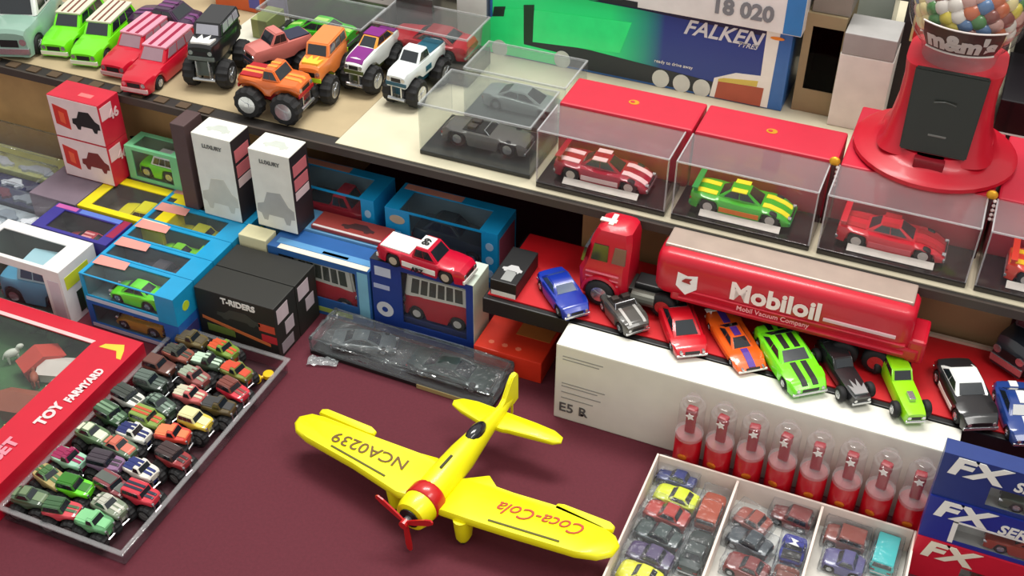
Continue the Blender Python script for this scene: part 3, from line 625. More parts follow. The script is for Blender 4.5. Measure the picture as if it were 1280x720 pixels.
for i, (x, nm) in enumerate(cs):
    w = .168
    r, fs = carton('red_carton', bd[i], 'box', x+.001, x+w+.006, 1.2505, 1.322 if i < 2 else 1.40, SW, SW+(.083 if i < 2 else .0805), REDB, bev=.003)
    if i < 2: decal(r, fs['top'], disc(.5, .52, .040, 16, 2.), GOLD, 'gold_badge'); decal(r, fs['top'], disc(.49, .52, .017, 12, 2.), REDB, 'badge_mark', .0008)
    t = thing('acrylic_case', cd_[i], 'display case', (x+w/2, 1.212, SW), 0, 'display cases on the shelf edge')
    obj('case_base', box(NB(), -w/2, w/2, -.034, .034, 0, .008, .001), M((40, 34, 34), .25, 0, .3), t)
    bm = NB(); g = .0016
    for a in ((-w/2, w/2, -.034, -.034+g, .0083, .08), (-w/2, w/2, .034-g, .034, .0083, .08), (-w/2, -w/2+g, -.034+g, .034-g, .0083, .08), (w/2-g, w/2, -.034+g, .034-g, .0083, .08)): box(bm, *a)
    obj('clear_cover', bm, ACR, t); obj('clear_sheen_lid', box(NB(), -w/2, w/2, -.034, .034, .0802, .0818), CLEAR((250, 240, 242), .14, .10, 0, 'clear_sheen_lid'), t)  # pinkish reflection on the lid is put into its tint and haze
    bm = NB(); e = .0009
    for a in ((-w/2, w/2, -.0345, -.0345+2*e, .0805, .0822), (-w/2, -w/2+2*e, -.0345, -.0345+2*e, .008, .081), (w/2-2*e, w/2, -.0345, -.0345+2*e, .008, .081), (w/2-2*e, w/2, -.034, .034, .0812, .0824), (-w/2, -w/2+2*e, -.034, .034, .0812, .0824)): box(bm, *a)
    obj('polished_edge', bm, CLEAR((225, 215, 215), .15, .45), t)
    bm = NB(); slab(bm, (Vector((0, -.026, .0082)), Vector((1, 0, 0)), Vector((0, .8, .6)), Vector((0, -.6, .8))), rect(-.052, 0, .046, .009), 0, .001); obj('name_plate', bm, M((196, 192, 184), .4, .3), t)
    lb, c, st = cdesc[i]
    v = vehicle('model_racing_car', lb, 'model car', (x+w/2+(-.006 if i < 3 else .005), 1.216, SW+.0085), 0 if i != 3 else 0, .122, .048, .034, st, paint(c), wr=.0105, hub=M((210, 205, 200), .3, .3),
                stripe=(M((225, 190, 190), .4), M((232, 222, 40), .4), M((170, 16, 30), .4), M((232, 190, 30), .4))[i], stripes=((-.3, -.12), (.12, .3)), side=(M((226, 200, 200), .4), M((230, 120, 30), .4), M((214, 90, 100), .4), WHT)[i], trim=(None, M((30, 140, 60), .4), None, None)[i])
    if i == 1: pass
for i, x in enumerate((-.1095, .0665)):
    t = thing('badge_post', ('slim red post with gold badge between the second and third clear cases', 'slim red post with gold badge between the third and fourth clear cases')[i], 'post', (x, 1.2435 if i == 0 else 1.2435, SW), 0)
    obj('post', box(NB(), -.0025, .0025, -.003, .003, 0, .083, .001), M((60, 20, 26), .3), t)
    obj('gold_badge', sph(NB(), (0, 0, .087), .0065, 1, .6, .9), GOLD, t, 60)
    for k in range(5): obj('white_bead', sph(NB(), (.0045, -.0025, .081-k*.006), .0022, u=8, v=6), M((230, 214, 210), .3), t, 60)

# clear cases at the back left of the shelf
def clearcase(lb, x0, x1, y0, y1, h, base=(34, 34, 36), haze=.06, bh=.006):
    w, d = x1-x0, y1-y0
    t = thing('acrylic_case', lb, 'display case', ((x0+x1)/2, (y0+y1)/2, SW), 0)
    obj('case_base', box(NB(), -w/2, w/2, -d/2, d/2, 0, bh, .001), M(base, .3, 0, .2), t)
    g = .0016; bm = NB()
    for a in ((-w/2, w/2, -d/2, -d/2+g, bh+.0002, h), (-w/2, w/2, d/2-g, d/2, bh+.0002, h), (-w/2, -w/2+g, -d/2+g, d/2-g, bh+.0002, h), (w/2-g, w/2, -d/2+g, d/2-g, bh+.0002, h), (-w/2, w/2, -d/2, d/2, h+.0002, h+.0018)): box(bm, *a)
    obj('clear_cover', bm, CLEAR((225, 230, 228), .10, haze), t); bm = NB(); e = .001
    for a in ((-w/2, w/2, -d/2-.0004, -d/2+2*e, h-.0004, h+.0022), (w/2-2*e, w/2+.0004, -d/2, d/2, h, h+.0022), (-w/2, w/2, d/2-2*e, d/2, h, h+.0022), (-w/2, -w/2+2*e, -d/2, d/2, h, h+.0022)): box(bm, *a)
    obj('polished_edge', bm, CLEAR((225, 228, 226), .15, .4), t); return t
clearcase('clear case with a grey car, left neighbour of the red backed cases', -.625, -.470, 1.19, 1.29, .073, haze=.05)
clearcase('clear case behind the grey car case, under the green lorry picture', -.612, -.466, 1.30, 1.385, .073, (80, 84, 84), haze=.06)
clearcase('clear case holding the lime green sports car at the back of the shelf', -.975, -.80, 1.362, 1.44, .062, (54, 52, 50), haze=.03, bh=.012)
clearcase('clear case holding the flat red car at the back of the shelf', -.790, -.640, 1.375, 1.455, .072, (60, 58, 56), haze=.03, bh=.026)
vehicle('model_racing_car', 'silver grey old racing car with chrome wheels in a clear case', 'model car', (-.548, 1.236, SW+.0065), 0, .118, .042, .03, 'open', paint((92, 88, 86)), wr=.0115)
vehicle('model_racing_car', 'pale silver car in the clear case under the green lorry picture', 'model car', (-.54, 1.343, SW+.0065), 0, .112, .042, .03, 'super', paint((150, 156, 156)))
vehicle('model_sports_car', 'lime green low sports car in a clear case behind the monster trucks', 'model car', (-.893, 1.400, SW+.0125), PI, .11, .045, .034, 'super', paint((70, 200, 30)), stripe=M((190, 240, 120), .4), stripes=((-.1, .1),))
vehicle('model_sports_car', 'flat red car with dark roof in a clear case behind the white truck', 'model car', (-.716, 1.413, SW+.0265), PI, .13, .055, .034, 'muscle', paint((180, 22, 40)), roof=paint((150, 34, 40)))

# big lorry boxes
FY = 1.487
def FW(px, py): p = atY(px, py, FY); return p.x, p.z
bx0, bx1, bz0, bz1 = -.655, -.216, SZ+.0005, .334
r, fs = carton('lorry_box', 'large blue box with a picture of a green lorry, behind the red cartons', 'box', bx0, bx1, FY, FY+.12, bz0, bz1, M((46, 104, 176), .4, 0, .2))
f = fs['front']
def fp(*pts): return [((FW(*p)[0]-bx0)/(bx1-bx0), min(.985, max(.015, (FW(*p)[1]-bz0)/(bz1-bz0)))) for p in pts]
# printed sky gradient from green to navy (ink of the print)
gm = bpy.data.materials.new('printed_green_to_navy'); gm.use_nodes = True; nt = gm.node_tree; bs = nt.nodes['Principled BSDF']; bs.inputs['Roughness'].default_value = .35
tc = nt.nodes.new('ShaderNodeTexCoord'); sp = nt.nodes.new('ShaderNodeSeparateXYZ'); rp = nt.nodes.new('ShaderNodeValToRGB'); mp = nt.nodes.new('ShaderNodeMapRange')
nt.links.new(tc.outputs['Object'], sp.inputs[0]); nt.links.new(sp.outputs['X'], mp.inputs['Value']); mp.inputs['From Min'].default_value = -(bx1-bx0)/2; mp.inputs['From Max'].default_value = (bx1-bx0)/2
nt.links.new(mp.outputs[0], rp.inputs[0]); e = rp.color_ramp.elements
e[0].position = .42; e[0].color = (*[lin(v) for v in (44, 244, 140)], 1); e[1].position = .60; e[1].color = (*[lin(v) for v in (38, 62, 140)], 1)
nt.links.new(rp.outputs[0], bs.inputs['Base Color'])
decal(r, f, [(.01, .1), (.945, .1), (.945, .97), (.01, .97)], gm, 'printed_background', .0003)
decal(r, f, fp((735, 0), (770, 0), (968, 30), (955, 45), (800, 12)), M((22, 26, 66), .4), 'printed_night_sky', .0006)
decal(r, f, [(.01, .03), (.80, .03), (.80, .20), (.36, .30), (.01, .30)], M((36, 44, 52), .4), 'printed_shadow', .0007)
GR = M((48, 250, 142), .35, 0, .2)
decal(r, f, fp((601, 60), (604, 30), (625, 12), (655, 10), (655, 55), (700, 66), (700, 88), (640, 84), (601, 70)), GR, 'printed_cab', .0010)
decal(r, f, fp((668, 12), (790, 28), (775, 66), (665, 52)), GR, 'printed_trailer', .0009)
decal(r, f, fp((655, 6), (668, 6), (666, 53), (655, 51)), M((24, 60, 40), .5), 'printed_gap', .0012)
decal(r, f, fp((618, 8), (632, 8), (630, 20), (616, 20)), M((24, 50, 40), .5), 'printed_window', .0013)
for p, R in (((625, 60), .0125), ((703, 74), .0125), ((826, 98), .0125), ((852, 104), .0125), ((877, 110), .0125)):
    x, z = FW(*p); decal(r, f, disc((x-bx0)/(bx1-bx0), (z-bz0)/(bz1-bz0), R/(bx1-bx0), 20, (bx1-bx0)/(bz1-bz0)*1.1), M((206, 212, 206), .4), 'printed_wheel', .0016)
x, z = FW(902, 42); text('FALKEN', .030, M((214, 216, 222), .35), r, Vector((x, FY, z))-r.location+Vector((0, -.0008, 0)), (1, 0, 0), (0, 0, 1), shear=.35, bold=.02, sx=1.0)
x, z = FW(934, 57); text('TYRES', .010, M((214, 216, 222), .35), r, Vector((x, FY, z))-r.location+Vector((0, -.0008, 0)), (1, 0, 0), (0, 0, 1), shear=.35, bold=.01)
x, z = FW(842, 80); text('ready to drive away', .007, WHT, r, Vector((x, FY, z))-r.location+Vector((0, -.0008, 0)), (1, 0, 0), (0, 0, 1))
decal(r, f, fp((960, 32), (977, 35), (958, 139), (945, 136)), WHT, 'printed_white_strip', .0008)
decal(r, f, fp((886, 126), (893, 97), (920, 91), (962, 96), (956, 138)), WHT, 'picture_frame', .0010)
decal(r, f, fp((893, 122), (898, 101), (955, 110), (950, 133)), M((172, 84, 62), .5), 'printed_cars', .0014); decal(r, f, fp((898, 98), (905, 97), (948, 101), (946, 108), (898, 101)), M((210, 190, 90), .5), 'printed_banner', .0015)
x, z = FW(972, 48); decal(r, f, disc(min(.97, (x-bx0)/(bx1-bx0)), (z-bz0)/(bz1-bz0), .022, 14, .9), M((240, 140, 40), .5), 'price_sticker', .0012)
r, fs = carton('lorry_box', 'white and blue box lying on top of the green lorry box', 'box', -.655, -.204, 1.476, 1.60, bz1+.0004, .47, M((224, 224, 222), .45, 0, .1))
decal(r, fs['front'], [(.945, .01), (.999, .01), (.999, .99), (.945, .99)], M((46, 124, 190), .4), 'blue_border'); ftext(r, fs['front'], '18 020', .82, .17, .03, M((120, 124, 130), .5), bold=.04)
decal(r, fs['front'], [(.01, .0), (.5, .0), (.5, .06), (.01, .06)], M((30, 34, 40), .5), 'dark_border')
r, fs = carton('tall_white_box', 'tall white box standing left of the green lorry box', 'box', -.71, -.662, 1.49, 1.52, SW, .42, M((226, 226, 222), .5))

# open brown carton and white tower box
r, fs = winbox('open_carton', 'brown open fronted carton with dark inside, right of the lorry boxes', -.205, -.152, 1.50, 1.62, SW, .36, M((150, 132, 100), .8), {'front': (.2, .24, .98, .88)}, M((14, 12, 12), .8), cat='box', film=CLEAR((30, 20, 22), .02, .0, 0, 'void_shade_film'))  # near-black lining and sheet across the opening paint in the shade inside
r, fs = carton('tall_white_box', 'tall narrow white box with grey lid standing left of the sweet dispenser', 'box', -.151, -.082, 1.478, 1.54, SW, .322, M((228, 224, 218), .5))
r2, fs2 = carton('grey_lid_box', 'short grey box on top of the tall white box', 'box', -.150, -.083, 1.478, 1.54, .3224, .352, M((160, 158, 156), .5))
r3, fs3 = carton('pale_green_box', 'pale glossy box behind the tall white box at the top of the picture', 'box', -.155, -.105, 1.60, 1.70, SW, .44, M((190, 200, 190), .3, 0, .3))
r4, fs4 = carton('grey_carton', 'grey carton standing on the brown open carton', 'box', -.20, -.150, 1.505, 1.6, .3604, .44, M((132, 126, 116), .7))

# sweet dispenser
GX, GY, GZ = -.007, 1.322, SW+.0815
t = thing('sweet_dispenser', 'red sweet dispenser with clear globe and black door, standing on the red cartons', 'dispenser', (GX, GY, GZ))
DR = M((188, 8, 36), .4, 0, .15, .03)
obj('dispenser_base', lathe(NB(), [(.090, 0), (.094, .002), (.094, .007), (.088, .011), (.074, .013), (.066, .019), (.062, .026)], seg=40), DR, t, 50)
bm = NB(); rings = []
for z, a, b in ((.018, .066, .058), (.03, .059, .052), (.07, .053, .045), (.105, .052, .043), (.125, .054, .045)):
    rings.append([bm.verts.new((a*math.copysign(abs(math.cos(q))**.45, math.cos(q)), b*math.copysign(abs(math.sin(q))**.45, math.sin(q)), z)) for q in [2*PI*k/36 for k in range(36)]])
loftrings(bm, rings); obj('dispenser_body', bm, DR, t, 50)
bm = NB(); slab(bm, (Vector((0, -.0545, .028)), Vector((1, 0, 0)), Vector((0, .11, 1)).normalized(), Vector((0, -1, .11)).normalized()), [(-.037, 0), (.037, 0), (.040, .098), (-.040, .098)], -.006, .004); bmesh.ops.bevel(bm, geom=bm.edges[:], offset=.0015, segments=2, affect='EDGES'); d = obj('door', bm, M((28, 34, 28), .4, 0, .2), t)
bm = NB(); tube(bm, [(-.012+.003*k, -.0555+(.0006*k if k < 5 else .0006*(8-k)), .092+.0012*math.sin(k*PI/8)) for k in range(9)], .0008, 6); obj('door_groove', bm, M((70, 74, 70), .3), d)
bm = NB(); box(bm, -.010, .010, -.0562, -.054, .05, .0525, .0005); obj('door_mark', bm, M((110, 112, 108), .3), d)
bm = NB(); box(bm, -.018, .016, -.070, -.05, .006, .026, .002); obj('chute', bm, M((120, 6, 24), .4), t)
gr = .066; gz = .135+.056
obj('globe', lathe(NB(), [(.040, .1253), (.042, .135)]+[(gr*math.cos(a), gz+gr*math.sin(a)) for a in [(-.85+k*.13) for k in range(18)]], seg=40, cap=True), CLEAR((232, 228, 226), .07, .05, 0, 'clear_globe'), t, 60)
def bend(x, y, z):
    R = gr+.0012+z; a = x/R; la = (y-.024)/R
    return Vector((R*math.cos(la)*math.sin(a), -R*math.cos(la)*math.cos(a), gz+R*math.sin(la)))
bm = NB(); 
vsA = []
for R in (.0003, .0007):
    vsA.append([[bm.verts.new(bend(-.046+.092*i/16, -.016+.032*j/4, R-.0004)) for i in range(17)] for j in range(5)])
for lay in vsA:
    for j in range(4):
        for i in range(16): bm.faces.new((lay[j][i], lay[j][i+1], lay[j+1][i+1], lay[j+1][i]))
obj('name_band', bm, M((62, 34, 30), .4), t)
text("m&m's", .030, M((240, 234, 230), .4), t, (0, 0, 0), (1, 0, 0), (0, 1, 0), bold=.06, sx=1.0, bend=lambda x, y, z: bend(x, y-.002, z*0+.0008))
bm = NB()
tube(bm, [bend(-.047+.094*i/12, .0175, .0008) for i in range(13)], .0011, 6); tube(bm, [bend(-.047+.094*i/12, -.0175, .0008) for i in range(13)], .0011, 6); obj('band_border', bm, M((214, 204, 200), .3), t)
cc = [(206, 190, 70), (74, 130, 70), (80, 116, 160), (190, 100, 60), (130, 66, 56), (214, 208, 200), (196, 150, 140), (220, 206, 150)]
cmesh = []
for c in cc:
    bm = NB(); sph(bm, (0, 0, 0), .0098, 1, 1, .62, 12, 8)
    for f_ in bm.faces: f_.smooth = True
    me = bpy.data.meshes.new('sweet'); bm.to_mesh(me); bm.free(); me.materials.append(paint(c)); cmesh.append(me)
names = ['yellow', 'green', 'blue', 'orange', 'brown', 'white', 'pink', 'cream']
pts = []
ga = PI*(3-math.sqrt(5)); n = 0
for k in range(230):
    z = 1-2*(k+.5)/230
    if z > .95 or z < -.6: continue
    R = gr-.0112; q = math.sqrt(1-z*z); a = k*ga
    p = Vector((R*q*math.cos(a), R*q*math.sin(a), gz+R*z))
    if p.y > .03: continue
    if p.z > gz+.052: continue
    pts.append(p)
for k, p in enumerate(pts):
    ci = random.choice((0, 1, 2, 3, 4, 5, 5, 6, 7, 7)); q = bpy.data.objects.new('sweet', cmesh[ci]); col.objects.link(q)
    q.location = t.location+p; nv = (p-Vector((0, 0, gz))).normalized(); q.rotation_euler = (nv+Vector((random.uniform(-.3, .3), 0, random.uniform(-.3, .3)))).to_track_quat('Z', 'Y').to_euler()
    tag(q, names[ci]+' button sweet among the mixed sweets inside the clear globe', 'sweet', 'button sweets in the globe, '+names[ci])

# dark things behind the dispenser
r, fs = carton('black_display_box', 'black glossy box behind the sweet dispenser at the right edge', 'box', .055, .30, 1.46, 1.60, SW, .31, M((20, 16, 20), .25, 0, .4))
decal(r, fs['front'], rect(.0, .0, 1, .10), M((206, 190, 140), .5), 'cream_border'); decal(r, fs['front'], rect(.0, .50, 1, .525), M((220, 220, 220), .4), 'white_line')
r, fs = carton('black_display_box', 'black box between the tall white box and the sweet dispenser', 'box', -.078, .05, 1.56, 1.66, SW, .42, M((24, 20, 20), .5))
r, fs = carton('framed_sign', 'dark box with a red sign in a pale yellow frame left of the clear globe', 'sign', -.085, -.02, 1.54, 1.556, SW, .385, M((24, 20, 22), .5))
decal(r, fs['front'], rect(.18, .66, .95, .95), M((214, 190, 130), .5), 'yellow_frame'); decal(r, fs['front'], rect(.23, .68, .95, .93), M((190, 40, 36), .5), 'red_panel', .0008); ftext(r, fs['front'], 'M', .46, .8, .02, WHT, bold=.05)
r, fs = carton('black_display_box', 'large black box at the back right behind the globe', 'box', .06, .45, 1.66, 1.9, SW, .42, M((30, 26, 28), .5))
r, fs = carton('grey_carton', 'grey carton at the top of the picture behind the brown open carton', 'box', -.40, -.165, 1.66, 1.8, SW, .50, M((120, 116, 108), .6))
# ================================================================== LEFT STACKS ON THE TABLE
def stack(label, x0, x1, y0, y1, z0, z1, m, **k): return carton(k.pop('name', 'toy_carton'), label, 'box', x0, x1, y0, y1, z0, z1, m, **k)
# farm set
FRED = M((200, 12, 44), .4, 0, .2, .03)
r, fs = winbox('farm_set_box', 'large red box with a big window showing green farm scenery, at the left edge', -1.30, -.874, .50, .886, .0005, .045, FRED, {'top': (.05, .05, .86, .93)}, M((52, 92, 50), .7, 0, 0, .3, 30), cat='box')
f = fs['top']
for q in ([(.05, .93), (.86, .93), (.865, .945), (.045, .945)],): decal(r, f, q, M((232, 190, 190), .4), 'cream_border')
decal(r, f, rect(.38, .905, .43, .99), M((240, 226, 214), .5), 'white_tab')
for s_, q, sz, sx_, c_ in (('TOY', (62, 518), .019, 1.0, (238, 206, 206)), ('FARMYARD', (106, 482), .015, .82, (238, 206, 206)), ('SET', (6, 562), .021, 1.1, (232, 140, 156))):
    g_ = at(*q, .0455)-r.location; text(s_, sz, M(c_, .45), r, Vector((g_.x, g_.y, .0451)), (.03, 1, 0), (-1, .03, 0), bold=.05, sx=sx_)
decal(r, f, [(.9, .945), (.955, .965), (.97, .94), (.985, .90), (.97, .90), (.95, .93), (.89, .925)], M((214, 196, 60), .5), 'yellow_ribbon')
def on(px, py, z=.012): p = at(px, py, z); return p.x, p.y
def farmthing(nm, label, cat, px, py, w, d, h, c, yaw=0, roof=None):
    x, y = on(px, py, .02); t = thing(nm, label, cat, (x, y, .0040), yaw)
    obj('walls' if roof else 'block', box(NB(), -w/2, w/2, -d/2, d/2, 0, h*(.6 if roof else 1), .001), M(c, .5), t)
    if roof:
        bm = NB(); fr = (Vector((-w/2-.002, 0, h*.6)), Vector((0, 1, 0)), Vector((0, 0, 1)), Vector((1, 0, 0)))
        slab(bm, fr, [(-d/2-.003, 0), (d/2+.003, 0), (0, h*.4)], 0, w+.004); obj('roof', bm, M(roof, .5), t)
    return t
farmthing('toy_barn', 'small brown toy barn inside the farm set window', 'toy building', 30, 505, .05, .035, .034, (120, 78, 60), .2, (150, 82, 60))
farmthing('toy_barn', 'small white toy shed inside the farm set window', 'toy building', 74, 458, .045, .03, .026, (224, 220, 206), .3, (214, 206, 196))
farmthing('toy_barn', 'red toy building farthest back inside the farm set window', 'toy building', 52, 450, .026, .05, .032, (176, 60, 50), -.5, (190, 66, 52))
farmthing('hay_bale', 'pale yellow toy hay bale at the front of the farm set window', 'toy', 24, 535, .035, .02, .018, (226, 218, 110), .7)
farmthing('hay_bale', 'pale green toy bale beside the window edge of the farm set', 'toy', 62, 488, .016, .02, .016, (200, 214, 180), .4)
def animal(label, px, py, yaw, c):
    x, y = on(px, py, .02); t = thing('toy_animal', label, 'toy animal', (x, y, .004), yaw)
    bm = NB(); sph(bm, (0, 0, .014), .006, 1.7, .9, 1); sph(bm, (.012, 0, .020), .0036, 1.4, .9, 1); tube(bm, [(.006, 0, .016), (.011, 0, .02)], .0028, 6)
    for sx in (-.006, .006):
        for sy in (-.003, .003): tube(bm, [(sx, sy, 0), (sx, sy, .011)], [.0012, .0019], 6)
    tube(bm, [(-.009, 0, .016), (-.0125, 0, .009)], .0009, 5)
    obj('animal_body', bm, M(c, .6), t, 60)
animal('white toy farm animal beside the white shed in the farm set', 74, 476, .4, (228, 222, 210)); animal('brown toy farm animal near the back of the farm set', 42, 470, 2.3, (150, 76, 50))
animal('cream toy farm animal at the left of the farm set', 14, 440, 1., (200, 206, 190))
t = thing('toy_fence', 'pale toy fence running across the farm set window', 'toy fence', (*on(12, 492), .004), 0)
for k in range(5): obj('fence_post', box(NB(), k*.014-.001, k*.014+.001, -.001, .001, 0, .014), WHT, t)
for z in (.006, .011): obj('fence_rail', box(NB(), -.002, .058, -.0022, -.001, z, z+.002), WHT, t)
bm = NB(); 
for k in range(7): sph(bm, (random.uniform(-.03, .03), random.uniform(-.012, .012), .008+random.uniform(0, .01)), .010, u=8, v=6)
for v_ in bm.verts: v_.co += Vector([random.uniform(-.0015, .0015) for _ in range(3)])
x, y = on(82, 425); tt = thing('toy_hedge', 'dark green toy hedge along the back of the farm set', 'toy hedge', (x-.02, y, .0045)); bm.transform(Matrix.Translation((0, 0, .002))); obj('foliage', bm, M((44, 84, 46), .8, 0, 0, .3, 60), tt, 60)

# cream box with light blue lorry
CRM = M((226, 224, 222), .5)
r, fs = winbox('windowed_box', 'white windowed box with a light blue toy lorry, at the left edge', -1.165, -1.021, .916, .988, .0005, .0905, CRM, {'top': (.06, .08, .80, .74), 'front': (.06, .10, .80, .86)}, M((66, 84, 74), .6), cat='box')
decal(r, fs['right'], rect(.1, .62, .75, .84), M((206, 216, 50), .5), 'yellow_sticker'); decal(r, fs['right'], rect(.45, .05, .98, .5), M((84, 140, 60), .5), 'green_panel'); decal(r, fs['right'], rect(.3, .1, .45, .48), M((40, 54, 40), .5), 'dark_panel')
decal(r, fs['front'], rect(.0, 0, .62, .09), M((96, 178, 60), .5), 'green_strip'); decal(r, fs['front'], rect(.84, .1, .97, .8), M((206, 198, 206), .5), 'grey_panel')
vehicle('boxed_lorry', 'light blue toy lorry seen through the window of the white box', 'toy lorry', (-1.09, .948, .0035), PI*1.04, .105, .05, .070, 'suv', paint((96, 168, 200)), roof=paint((170, 214, 224)), wr=.014, glass=M((44, 96, 120), .2, 0, .5))
# purple blue box
r, fs = winbox('windowed_box', 'purple blue windowed box with a red sports car, left of the yellow box', -1.130, -1.004, .992, 1.050, .0405, .0885, M((58, 52, 140), .4, 0, .1), {'top': (.16, .10, .86, .80)}, M((70, 54, 66), .6), cat='box')
decal(r, fs['top'], rect(.02, .84, .3, .98), M((190, 90, 160), .5), 'pink_panel'); decal(r, fs['top'], rect(.34, .83, .9, .98), M((90, 120, 200), .5), 'blue_panel'); decal(r, fs['top'], rect(.89, .3, .99, .99), M((150, 30, 70), .5), 'crimson_panel')
vehicle('boxed_car', 'red and white sports car inside the purple blue box', 'toy car', (-1.064, 1.020, .0435), PI, .085, .036, .028, 'super', paint((176, 50, 62)), stripe=M((230, 160, 160), .4))
stack('dark blue carton beneath the purple blue windowed box', -1.131, -1.003, .991, 1.051, .0005, .0400, M((40, 44, 96), .5))
# yellow box
YB = M((232, 212, 20), .45, 0, .1)
r, fs = winbox('windowed_box', 'bright yellow windowed box with a yellow toy car', -1.101, -.960, 1.054, 1.138, .0505, .0900, YB, {'top': (.12, .12, .86, .82)}, M((110, 100, 84), .6), cat='box')
vehicle('boxed_car', 'yellow toy car inside the bright yellow box', 'toy car', (-1.022, 1.094, .0535), PI*1.02, .078, .04, .031, 'sedan', paint((226, 216, 30)), glass=M((90, 70, 30), .2))
stack('plain yellow carton under the bright yellow windowed box', -1.101, -.960, 1.054, 1.138, .0005, .0500, M((206, 190, 40), .5))
# blue boxes in two layers, five rows deep
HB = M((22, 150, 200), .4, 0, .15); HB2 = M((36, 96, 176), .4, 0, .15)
rowc = [((104, 226, 40), 'lime green', 'super'), ((52, 50, 58), 'dark grey', 'sedan'), ((120, 200, 40), 'green', 'race'), ((200, 200, 60), 'yellow green', 'sedan'), ((60, 58, 60), 'black', 'sedan')]
pos = ['front', 'second', 'third', 'fourth', 'rearmost']
for k in range(5):
    ya = .928+k*.0452; yb = ya+.0446
    for lay in (0, 1):
        z0 = .0005+lay*.0450; z1 = z0+.0446
        hol = {'top': (.04, .08, .80, .86)} if lay else {}
        if k == 0: hol = {'top': (.04, .05, .80, .86), 'front': (.04, .22, .80, .97)} if lay else {'front': (.06, .2, .84, .9)}
        if hol:
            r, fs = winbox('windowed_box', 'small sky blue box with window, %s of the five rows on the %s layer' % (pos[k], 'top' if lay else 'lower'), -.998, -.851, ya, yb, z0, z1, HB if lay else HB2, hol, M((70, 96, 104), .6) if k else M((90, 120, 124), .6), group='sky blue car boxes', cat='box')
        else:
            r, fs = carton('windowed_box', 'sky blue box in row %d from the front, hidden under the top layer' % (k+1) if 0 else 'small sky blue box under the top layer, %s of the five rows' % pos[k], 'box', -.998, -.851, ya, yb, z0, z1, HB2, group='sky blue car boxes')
        if lay:
            decal(r, fs['top'], [(.02, .55), (.36, .62), (.34, .97), (.02, .97)], M((222, 150, 140), .5), 'pink_header'); 
            if k == 2: decal(r, fs['top'], rect(0.02, .97, .3, .995), WHT, 'white_edge')
            decal(r, fs['right'], disc(.5, .45, .16, 14, 1), M((190, 214, 50), .5), 'green_sticker')
        else: decal(r, fs['right'], rect(.1, .3, .9, .7), M((60, 60, 120), .5), 'dark_panel')
        if k == 0: decal(r, fs['front'], rect(.02, .03, .8, .16), M((200, 206, 222), .5), 'pale_strip'); 
        if lay or k == 0:
            c, cn, st = rowc[k] if lay else ((196, 150, 50), 'gold', 'race')
            vehicle('boxed_car', ('%s toy car seen through the window of the %s sky blue box' % (cn, pos[k])) if lay else 'gold racing car in the lower front sky blue box', 'toy car', (-.925, (ya+yb)/2, z0+.0045), PI*(1.0), .076, .033, .030, st, paint(c), mini=(k > 0), trim=None)
# black boxes
BX = M((34, 34, 30), .55, 0, 0, .04)
for i, (ya, lb) in enumerate(((.967, 'black square carton with white lettering, in front of the blue boxes'), (1.0185, 'black carton directly behind the lettered black one'))):
    r, fs = carton('black_carton', lb, 'box', -.847, -.727, ya, ya+.0505, .0005, .086, BX)
    decal(r, fs['right'], rect(.10, .66, .62, .92), M((206, 190, 196), .5), 'price_label'); decal(r, fs['right'], rect(.40, .34, .80, .58), M((190, 176, 182), .5), 'price_label')
    if i == 0:
        ftext(r, fs['front'], 'T-RIDERS', .55, .88, .0125, WHT, bold=.04)
        decal(r, fs['front'], silh(.25, .52, .8, .74), M((60, 62, 56), .5), 'printed_car'); decal(r, fs['front'], rect(.78, .5, .98, .64), M((200, 76, 50), .5), 'orange_panel'); decal(r, fs['front'], [(.05, .42), (.9, .22), (.9, .28), (.05, .48)], M((206, 110, 60), .5), 'orange_strip')
        decal(r, fs['front'], rect(.1, .2, .45, .34), M((110, 130, 60), .5), 'green_panel'); decal(r, fs['front'], rect(.8, .3, .99, .44), M((190, 40, 50), .5), 'red_panel'); decal(r, fs['right'], rect(.15, .06, .7, .26), M((150, 140, 146), .5), 'grey_label')
stack('small cream carton standing between the blue boxes and the bus boxes', -.846, -.803, 1.073, 1.100, .0005, .1000, M((226, 220, 178), .5))
